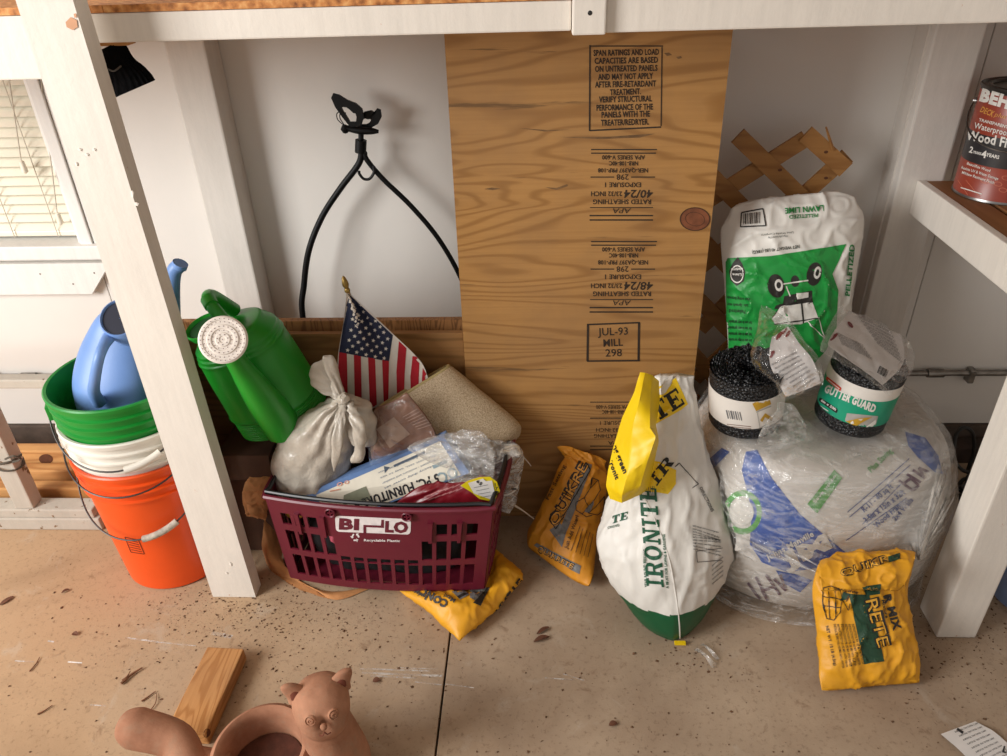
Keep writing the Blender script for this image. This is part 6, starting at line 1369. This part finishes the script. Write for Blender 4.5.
pD = P(695, 380, YL); slat_w(pD[0], 0.005 + 0.25, pD[0] + 0.25, 0.02, YL); slat_w(pD[0] + 0.05, 0.02, pD[0] + 0.4, 0.40, YL - 0.008); slat_w(pD[0] - 0.1, 0.02, pD[0] + 0.25, 0.40, YL - 0.008)
MB().tube([P(833, 150, YL - 0.009), P(826, 127, YL - 0.02)], [0.004, 0.002], 5).build('splinter', M_lat, la)
for x, y in ((780, 170), (826, 152), (826, 178)): 
    c = P(x, y, YL - 0.0085); MB().lathe([(0.0001, 0.0006), (0.0035, 0.0004)], c, 8, axis=(0, -1, 0), sx=1.4).build('knot', simple('pine_knot', lin(96, 52, 26), 0.7, 0.3, 80), la)

# ================================================================ paint can on the side shelf
PR = 0.090; PH = 0.228
pc = np.array((P(957, 190, 1.69)[0] + PR - 0.006, 1.68, SZ - 0.0015))
can_l, pcx = None, None
pt = thing('paint_can', 'red and black labelled wood finish paint can on the side shelf', 'paint can', pc)
M_tin = simple('tin', lin(150, 148, 146), 0.3, 0.15, 30, metal=0.85); M_lid = simple('dark_lid', lin(62, 58, 54), 0.35, 0.2, 20, metal=0.4)
M_lr = simple('label_brick', lin(150, 62, 44), 0.35, 0.12, 30); M_lk = simple('label_charcoal', lin(44, 42, 44), 0.35, 0.08)
pm = MB().lathe([(PR - 0.004, 0.0), (PR + 0.001, 0.001), (PR + 0.001, 0.004), (PR - 0.0005, 0.006), (PR, 0.075), (PR, 0.135), (PR, PH - 0.012), (PR - 0.001, PH - 0.010), (PR + 0.002, PH - 0.006), (PR + 0.002, PH - 0.001), (PR - 0.002, PH), (PR - 0.005, PH - 0.004), (PR - 0.012, PH - 0.004), (PR - 0.014, PH - 0.001), (PR - 0.019, PH - 0.001), (PR - 0.021, PH - 0.006), (0.0005, PH - 0.006)], pc, 72, mi=[1, 1, 1, 0, 2, 0, 3, 3, 3, 3, 3, 3, 3, 3, 3, 3], cap=(True, False))
pmo = pm.build('can_body', [M_lr, M_tin, M_lk, M_lid], pt, True, 40); PBV = pm.bvh()
k = Ink(PBV, 0.0007, 3.5); k.text("BEHR", (979.5, 100), (1020, 112), 12, 0.06); k.text("TRANSPARENT", (979, 121), (1008, 128.5), 3.0, 0.02); k.text("Waterproofing", (974, 128), (1016, 138), 6.0, 0.01); k.text("Wood Finish", (966, 139), (1024, 151), 9.5, 0.03); k.text("2", (969, 152), (972.5, 153), 6, 0.03); k.text("4", (981, 157), (986, 158), 7, 0.03); k.text("YEARS", (986, 156), (999, 159), 3.4, 0.03); k.text("YEARS", (973, 153), (981, 155), 2.6, 0.03)
k.text("Beautifies Wood", (967, 164.5), (990, 172), 2.8, 0.01); k.text("Resists UV & Water Damage", (961.5, 168.5), (998, 180), 2.8, 0.01); k.text("Mildew Resistant Finish", (962, 173.5), (994, 184), 2.8, 0.01); k.line((961, 187.5), (982, 194), w=1.0); k.build('label_lettering', M_wht, pmo, sep=True)
k = Ink(PBV, 0.0007, 3.5); k.text("DECK", (980, 111.5), (993, 117), 6, 0.02, 0.2); k.text("plus", (994, 116), (1006, 119), 4.5, 0.0, 0.3); k.build('label_script', ink('label_orange', lin(214, 150, 70)), pmo)
k = Ink(PBV, 0.0006, 3.5)
for i, q in enumerate(((985, 181), (998, 184), (1003, 190), (1006, 178))): k.ell(q, 4.5, 2.4, 10, 14, 0.75)
k.line((958, 180), (968, 195), w=0.6); k.line((966, 180), (980, 197), w=0.6); k.build('label_drops', ink('label_light', lin(196, 110, 84)), pmo)
bp_ = []
for i in range(25):
    a = math.radians(188 + (352 - 188) * i / 24); s_ = math.sin(math.pi * i / 24); r_ = PR + 0.004 + 0.035 * s_; bp_.append(pc + (r_ * math.cos(a), r_ * math.sin(a), PH - 0.035 - 0.075 * s_))
bp_ = [pc + ((PR + 0.004 + 0.028 * math.sin(math.pi * i / 24)) * math.cos(math.radians(150 + 170 * i / 24)), (PR + 0.004 + 0.028 * math.sin(math.pi * i / 24)) * math.sin(math.radians(150 + 170 * i / 24)), PH - 0.04 - 0.07 * math.sin(math.pi * i / 24)) for i in range(25)]
MB().tube(bp_, 0.0017, 7).build('wire_bail', simple('bail_wire', lin(90, 84, 78), 0.35, metal=0.8), pt, True)
for e in (bp_[0], bp_[-1]): MB().lathe([(0.0005, 0.004), (0.006, 0.003), (0.007, -0.003)], e, 12, axis=(e - pc) * (1, 1, 0)).build('bail_ear', M_tin, pt, True)

# cords and hoses in the dark under the side shelf
M_rub = simple('black_rubber', (0.012, 0.011, 0.010), 0.55, 0.3, 40)
def coil(cx_, cy_, z0, r0_, n, seed):
    rng = np.random.default_rng(seed); pts = []
    for i in range(n * 14):
        a = i / 14 * 2 * math.pi; pts.append((cx_ + r0_ * (1 + 0.15 * rng.normal()) * math.cos(a), cy_ + 0.6 * r0_ * (1 + 0.15 * rng.normal()) * math.sin(a), z0 + 0.006 + 0.010 * (i // 14) + 0.006 * rng.random()))
    return pts
g0 = G(985, 500); pts = coil(g0[0] + 0.04, min(g0[1], 1.68), 0.002, 0.10, 4, 5)
pts += [P(962, 470, 1.70), P(955, 440, 1.74), P(962, 428, 1.76), P(972, 432, 1.76), P(974, 450, 1.76), P(968, 470, 1.75)]
tag(MB().tube(pts, 0.0055, 8, 220).build('extension_cable', M_rub, smooth=True), 'black rubber cord coiled in the dark behind the white leg of the side shelf', 'cord')
M_drk = simple('dark_scrap', lin(58, 44, 36), 0.9, 0.4, 20, 60, 0.6)
lw_ = MB().bbox((1.05, 1.78, 0.001), (1.9, 1.835, 0.055), 0.004); tag(lw_.build('scrap_timber', M_drk), 'dark scrap timber lying along the foot of the wall behind the black cord', 'lumber')
# light blue tub just entering the picture
bb = G(1004, 616); tb = thing('blue_tub', 'light blue plastic tub standing on the floor beside the side shelf leg', 'tub', (bb[0] + 0.078, bb[1] + 0.06, 0))
MB().lathe([(0.001, 0.004), (0.066, 0.004), (0.070, 0.002), (0.078, 0.10), (0.082, 0.102), (0.082, 0.108), (0.075, 0.108), (0.068, 0.010), (0.001, 0.010)], (bb[0] + 0.078, bb[1] + 0.06, 0), 40).build('body', simple('pale_blue_plastic', lin(138, 160, 206), 0.4), tb, True, 40)

# ================================================================ foreground
blk = [G(208, 646, 0.036), G(245.5, 650, 0.036), G(198.5, 744, 0.036), G(170, 722, 0.036)]
# square up the block from its long edge
e_l = unit(blk[0] - blk[3]); e_w = unit(np.cross(e_l, (0, 0, 1))); w_b = abs((blk[1] - blk[0]) @ e_w) * 0.5 + abs((blk[2] - blk[3]) @ e_w) * 0.5; l_b = abs((blk[1] - blk[2]) @ e_l) * 0.5 + abs((blk[0] - blk[3]) @ e_l) * 0.5
cb_ = sum(blk) / 4; cb_[2] = 0.019
wbm = MB().obox(cb_, e_l * l_b / 2, e_w * w_b / 2, (0, 0, 0.018), 0.003)
M_fir = wood('fir_offcut', lin(172, 116, 62), lin(200, 146, 90), 'y', 90, 4, 3.5, dark=lin(120, 66, 30), crack=0.73)
o = wbm.build('timber_offcut', M_fir); tag(o, 'short orange-brown timber offcut lying on the floor beside the clay cat planter', 'timber')
Ink(wbm.bvh(), 0.0005, 50).ell((207, 733), 3.2, 4.5, 20).build('knot', simple('pine_knot', lin(96, 52, 26), 0.7, 0.3, 80), o)

def terracotta():
    t = NT('terracotta'); a = t.mix(t.ramp(t.noise(11, 5, 0.65), [(0.3, 0.0), (0.7, 1.0)]), lin(146, 100, 76), lin(184, 134, 106))
    a = t.mix(t.math('MULTIPLY', t.ramp(t.noise(28, 5, 0.7), [(0.5, 0.0), (0.7, 1.0)]), 0.5), a, lin(150, 128, 106)); t.bump(t.noise(150, 4, 0.7), 0.35, 0.002); return t.fin(a, 0.85, 0, 0.2)
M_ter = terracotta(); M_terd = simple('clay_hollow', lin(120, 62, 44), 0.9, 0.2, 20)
HC = G(322, 706, 0.20); RH = 0.050
bc = G(262, 752, 0.11); bc = np.array((bc[0], bc[1], 0.0))
ct = thing('cat_planter', 'terracotta planter shaped like a cat with a bowl for a back', 'planter', bc)
def squish(q, j, w_): return q
MB().lathe([(0.001, 0.002), (0.075, 0.001), (0.098, 0.02), (0.112, 0.06), (0.110, 0.10), (0.103, 0.118), (0.094, 0.124), (0.085, 0.120), (0.080, 0.105), (0.078, 0.06), (0.062, 0.025), (0.001, 0.018)], bc, 64, sx=0.88, sy=0.92).build('bowl', M_ter, ct, True, 60)
MB().lathe([(0.001, 0.062), (0.0695, 0.062)], bc, 40, sx=0.95, sy=1.0).build('soil', simple('old_soil', lin(92, 52, 38), 0.95, 0.3, 60, 90, 0.6), ct)
fwd = unit((EYEP - HC) * (1, 1, 0)) ; fwd = unit(fwd + np.array((-0.12, 0, 0.36))); sd = unit(np.cross(fwd, (0, 0, 1))); sd = sd if sd[0] > 0 else -sd; hu = np.cross(sd, fwd); hu = hu if hu[2] > 0 else -hu
# head: loft along its own vertical with a muzzle pushed forward
def hfn(p, u, v):
    d = p - HC; f, s_, h_ = d @ fwd, d @ sd, d @ hu; g = 0
    if f > 0:
        g += 0.0085 * math.exp(-((s_ / 0.016) ** 2 + ((h_ + 0.014) / 0.015) ** 2))                                   # muzzle
        g += 0.006 * math.exp(-((s_ / 0.006) ** 2 + ((h_ + 0.004) / 0.016) ** 2))                                    # nose bridge
        for e in (-1, 1): g -= 0.004 * math.exp(-(((s_ - e * 0.019) / 0.009) ** 2 + ((h_ - 0.008) / 0.009) ** 2))    # eye sockets
        g -= 0.0025 * math.exp(-((s_ / 0.012) ** 2 + ((h_ + 0.0225) / 0.0022) ** 2))                                 # mouth line
    return g + 0.0008 * noise.noise(Vector((p * 60).tolist()))
hs = []
for h_, a, b_, f in ((-0.050, 0.030, 0.028, 0.0), (-0.042, 0.036, 0.035, 0.002), (-0.025, 0.044, 0.043, 0.003), (0.0, 0.050, 0.049, 0.0), (0.022, 0.049, 0.048, -0.003), (0.038, 0.041, 0.040, -0.005), (0.048, 0.026, 0.026, -0.006), (0.052, 0.006, 0.006, -0.006)):
    hs.append((HC + hu * h_ + fwd * f, sd * a, fwd * b_, 2.15))
MB().loft(hs, 60, 72, hfn).build('head', M_ter, ct, True, 180)
MB().loft([(np.array((HC[0] + 0.008, HC[1] - 0.002, 0.002)), (0.058, 0, 0), (0, 0.055, 0), 2.2), (np.array((HC[0] + 0.006, HC[1] - 0.002, 0.05)), (0.060, 0, 0), (0, 0.057, 0), 2.2), (np.array((HC[0] + 0.004, HC[1] - 0.002, 0.11)), (0.052, 0, 0), (0, 0.050, 0), 2.1), (HC - (0, 0, 0.030), (0.042, 0, 0), (0, 0.042, 0), 2)], 24, 40).build('chest', M_ter, ct, True, 180)
for e, tip in ((-1, (296, 676)), (1, (344, 672))):
    b0 = HC + hu * 0.030 + sd * e * 0.033 - fwd * 0.006; tp = HC + hu * 0.062 + sd * e * 0.052 + fwd * 0.004
    MB().loft([(b0 - hu * 0.012, sd * 0.022, fwd * 0.013, 2), (b0, sd * 0.023, fwd * 0.013, 2), (b0 * 0.5 + tp * 0.5, sd * 0.019, fwd * 0.010, 2), (tp - (tp - b0) * 0.12, sd * 0.012, fwd * 0.007, 2), (tp, sd * 0.003, fwd * 0.002, 2)], 18, 24).build('ear', M_ter, ct, True, 180)
    hb_ = b0 * 0.62 + tp * 0.38 + fwd * 0.0085
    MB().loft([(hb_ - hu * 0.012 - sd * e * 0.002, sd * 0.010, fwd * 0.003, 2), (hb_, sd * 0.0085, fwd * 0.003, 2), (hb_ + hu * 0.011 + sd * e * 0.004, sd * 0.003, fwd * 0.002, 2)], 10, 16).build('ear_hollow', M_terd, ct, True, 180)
    ec = HC + sd * e * 0.0195 + hu * 0.008 + fwd * 0.0455; en = unit(fwd + sd * e * 0.30 + hu * 0.08)
    eo = MB().lathe([(0.0105, -0.006), (0.0102, 0.0015), (0.0085, 0.0035), (0.0076, 0.0018), (0.0060, 0.0022), (0.0055, 0.004), (0.0032, 0.0048), (0.0028, 0.0034), (0.0014, 0.0034), (0.0010, 0.0046), (0.0002, 0.0048)], ec, 24, axis=en).build('eye', M_ter, ct, True, 50)
ns_ = HC + hu * -0.009 + fwd * 0.0545
MB().lathe([(0.0065, -0.007), (0.0052, -0.002), (0.002, 0.0), (0.0002, 0.0004)], ns_, 14, axis=fwd).build('nose', M_ter, ct, True)
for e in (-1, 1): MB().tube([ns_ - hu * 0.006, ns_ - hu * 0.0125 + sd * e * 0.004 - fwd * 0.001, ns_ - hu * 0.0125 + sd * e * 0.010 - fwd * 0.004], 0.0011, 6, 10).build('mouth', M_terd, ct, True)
tp0, tp1 = G(136, 728, 0.135), G(175, 740, 0.115)
MB().tube([bc + (-0.07, -0.01, 0.07), bc + (-0.12, -0.01, 0.085), G(190, 762, 0.10), tp1, tp0, tp0 + unit(tp0 - tp1) * 0.026, tp0 + unit(tp0 - tp1) * 0.034], [0.03, 0.030, 0.029, 0.033, 0.037, 0.025, 0.006], 24, 40).build('tail', M_ter, ct, True, 60)

# receipt
rq = [G(940, 736), G(975, 722), G(1012, 748), G(1000, 790), G(962, 762)]
pts = [(p[0], p[1], 0.0025 + 0.004 * (i in (0, 2))) for i, p in enumerate(rq)]
Ar = np.zeros((8, 8, 3)); a_, b_, c_, d_ = [np.array(q) for q in (pts[0], pts[1], (G(1030, 760)[0], G(1030, 760)[1], 0.004), (G(992, 782)[0], G(992, 782)[1], 0.003))]
for j in range(8):
    for i in range(8):
        u, v = i / 7, j / 7; q = (a_ * (1 - u) + b_ * u) * (1 - v) + (d_ * (1 - u) + c_ * u) * v; q[2] += 0.006 * math.sin(v * 5) ** 2 * (0.4 + 0.6 * u); Ar[j, i] = q
rm = MB().grid(Ar); rm.grid(Ar - np.array((0, 0, 0.0006)), flip=True); o = rm.build('paper_receipt', simple('receipt_paper', lin(230, 226, 222), 0.7, 0.03), smooth=True, angle=180, normals=False); tag(o, 'white printed paper receipt lying on the floor', 'paper')
k = Ink(rm.bvh(), 0.0006, 5)
for i in range(9): k.text("SUBTOTAL TAX TOTAL CASH", (955 + i * 4.2, 733 + i * 3.0 + 1.0 * i), (978 + i * 4.0, 724 + i * 3.1 + 0.6 * i), 1.6, 0.01)
k.text("LO", (1002, 752), (1012, 755), 6, 0.05); k.line((957, 729), (963, 733), w=2.6); k.build('receipt_print', ink('grey_print', lin(72, 72, 76)), o)
# torn clear plastic sliver, leaves, twigs
M_sl = film('sliver', 0.55, 0.5, rough=0.1)
sl = sheet_px([[G(694, 650, 0.003), G(704, 656, 0.012), G(712, 668, 0.004)], [G(698, 648, 0.010), G(708, 656, 0.016), G(717, 664, 0.004)]], 0.006, 8, 12); tag(sl.build('plastic_sliver', M_sl, smooth=True, normals=False), 'clear torn plastic sliver on the floor beside the white fertiliser bag', 'plastic')
sl = sheet_px([[G(700, 645, 0.003), G(706, 648, 0.008), G(716, 660, 0.004)], [G(703, 643, 0.006), G(712, 650, 0.01), G(720, 659, 0.003)]], 0.004, 5, 10); tag(sl.build('plastic_sliver', M_sl, smooth=True, normals=False), 'second clear plastic shred lying against the torn plastic sliver', 'plastic')
M_leaf = simple('dead_leaf', lin(112, 70, 48), 0.8, 0.25, 60)
def leaf(p0, p1, w_, lift, label):
    a, b_ = G(*p0), G(*p1); d = b_ - a; n = np.array((-d[1], d[0], 0)); n = unit(n) * w_; A = np.zeros((9, 5, 3))
    for j in range(9):
        f = j / 8; w2 = math.sin(math.pi * (0.06 + 0.88 * f)) ** 0.8
        for i in range(5): s_ = i / 2 - 1; A[j, i] = a + d * f + n * s_ * w2 + np.array((0, 0, 0.003 + lift * abs(s_) * w2 + lift * 0.4 * math.sin(f * 3)))
    m = MB().grid(A); m.grid(A - np.array((0, 0, 0.0005)), flip=True); tag(m.build('dry_leaf', M_leaf, smooth=True, normals=False), label, 'leaf', 'dead leaves on the concrete')
leaf((537, 635), (549, 628), 0.005, 0.004, 'narrow dry brown leaf on the bare floor between the bags')
leaf((534, 643), (549, 638), 0.006, 0.006, 'broad dry brown leaf below the narrow one on the bare floor')
leaf((609, 726), (617, 724), 0.006, 0.003, 'small dark curled leaf alone on the bare floor')
leaf((373, 682), (380, 681), 0.007, 0.003, 'small rounded brown leaf beside the white scuffs')
leaf((62, 594), (70, 590), 0.004, 0.003, 'thin dark leaf on the floor in front of the bucket stack')
leaf((0, 606), (14, 597), 0.006, 0.002, 'long brown leaf on the floor in front of the white frame')
leaf((73, 634), (78, 636), 0.006, 0.003, 'small reddish leaf on the clay-stained floor')
M_twig = simple('twig', lin(128, 84, 56), 0.85, 0.3, 60)
def twig(pts_, r, label): tag(MB().tube([np.array(G(x, y)) + (0, 0, r + z_) for x, y, z_ in pts_], [r, r * 0.8, r * 0.5], 6, 12).build('twig', M_twig, smooth=True), label, 'twig', 'twigs on the concrete')
twig(((122, 685, 0.0015), (132, 676, 0.0015), (143, 669, 0.0015)), 0.0035, 'short forked dry twig on the floor beside the timber offcut')
twig(((123, 682, 0.004), (128, 679, 0.006), (131, 673, 0.004)), 0.002, 'thin side twig crossing the short forked twig')
twig(((142, 702, 0.001), (148, 698, 0.001), (156, 692, 0.001)), 0.002, 'thin straw-like twig between forked twig and timber offcut')
twig(((38, 715, 0.001), (44, 712, 0.001), (53, 706, 0.001)), 0.0018, 'thin brown twig on the open floor in front of the clay cat')
twig(((30, 672, 0.001), (36, 665, 0.001), (40, 658, 0.001)), 0.0016, 'thin dark twig beside pale scuff marks on the floor')
twig(((150, 712, 0.001), (156, 704, 0.003), (157, 694, 0.001)), 0.0012, 'curled fine twig near the clay cat tail')

# scuffs of white paint on the slab
def flatquad(m, p, q, w_):
    a, b_ = G(*p), G(*q); d = unit(b_ - a); n = np.array((-d[1], d[0], 0)) * w_ / 2; m.add([a + n + (0, 0, 0.0006), b_ + n + (0, 0, 0.0006), b_ - n + (0, 0, 0.0006), a - n + (0, 0, 0.0006)], [(0, 1, 2, 3)])
M_scuff = film('white_scuff', 1.0, 0.0, (0.85, 0.83, 0.8), rough=0.9, bump=0.0, bs=30)
m = MB()
for p, q, w_ in (((360, 669), (430, 671), 0.004), ((362, 673), (442, 676), 0.005), ((370, 676), (416, 678), 0.004), ((400, 668), (438, 669), 0.002), ((415, 682), (442, 685), 0.003), ((445, 684), (474, 688), 0.002), ((127, 638), (158, 642), 0.004), ((156, 642), (196, 646), 0.003), ((15, 661), (34, 662), 0.003), ((48, 641), (54, 642), 0.004), ((545, 678), (575, 680), 0.0025), ((563, 674), (585, 681), 0.0025), ((212, 633), (232, 637), 0.010), ((90, 705), (106, 706), 0.003), ((68, 662), (82, 663), 0.003)): flatquad(m, p, q, w_)
m.build('paint_scuffs', M_scuff, fl, normals=False, kind='stuff')

# crumbs of dirt
M_crumb = simple('dirt_crumb', lin(112, 82, 58), 0.95, 0.4, 200)
def crumbs(n, fn, smin, smax, seed):
    rng = np.random.default_rng(seed); V = []; f = []
    oc = np.array([(1, 0, 0), (-1, 0, 0), (0, 1, 0), (0, -1, 0), (0, 0, 1), (0, 0, -0.4)], float); of = [(0, 2, 4), (2, 1, 4), (1, 3, 4), (3, 0, 4), (2, 0, 5), (1, 2, 5), (3, 1, 5), (0, 3, 5)]
    for i in range(n):
        x, y = fn(rng); g = G(x, y); s_ = smin * (smax / smin) ** (rng.random() ** 2.2); a = rng.random() * 6.28; R2 = np.array([[math.cos(a), -math.sin(a), 0], [math.sin(a), math.cos(a), 0], [0, 0, 1]])
        sc = s_ * (0.5 + rng.random(3)) * (1, 1, 0.6); v = (oc * sc + rng.normal(0, 0.15, (6, 3)) * s_) @ R2.T + g; v[:, 2] = np.maximum(v[:, 2] + s_ * 0.25, 0.0005); f += [tuple(q + 6 * i for q in t) for t in of]; V.append(v)
    return MB().add(np.concatenate(V), f)
def spot(rng):
    c = ((240, 605, 55, 14, 5), (300, 615, 60, 20, 5), (110, 640, 110, 50, 3), (960, 660, 50, 40, 4), (930, 610, 16, 20, 3), (380, 640, 60, 45, 3), (600, 680, 130, 50, 1.6), (700, 655, 20, 14, 1.2), (230, 640, 70, 30, 3), (985, 600, 25, 30, 2), (640, 720, 250, 40, 1.2)); w_ = np.array([q[4] for q in c]); q = c[rng.choice(len(c), p=w_ / w_.sum())]
    return q[0] + rng.normal() * q[2], min(752, max(q[1] + rng.normal() * q[3], 560))
crumbs(3600, spot, 0.0005, 0.0034, 3).build('dirt_crumbs', M_crumb, fl, normals=False, kind='stuff')
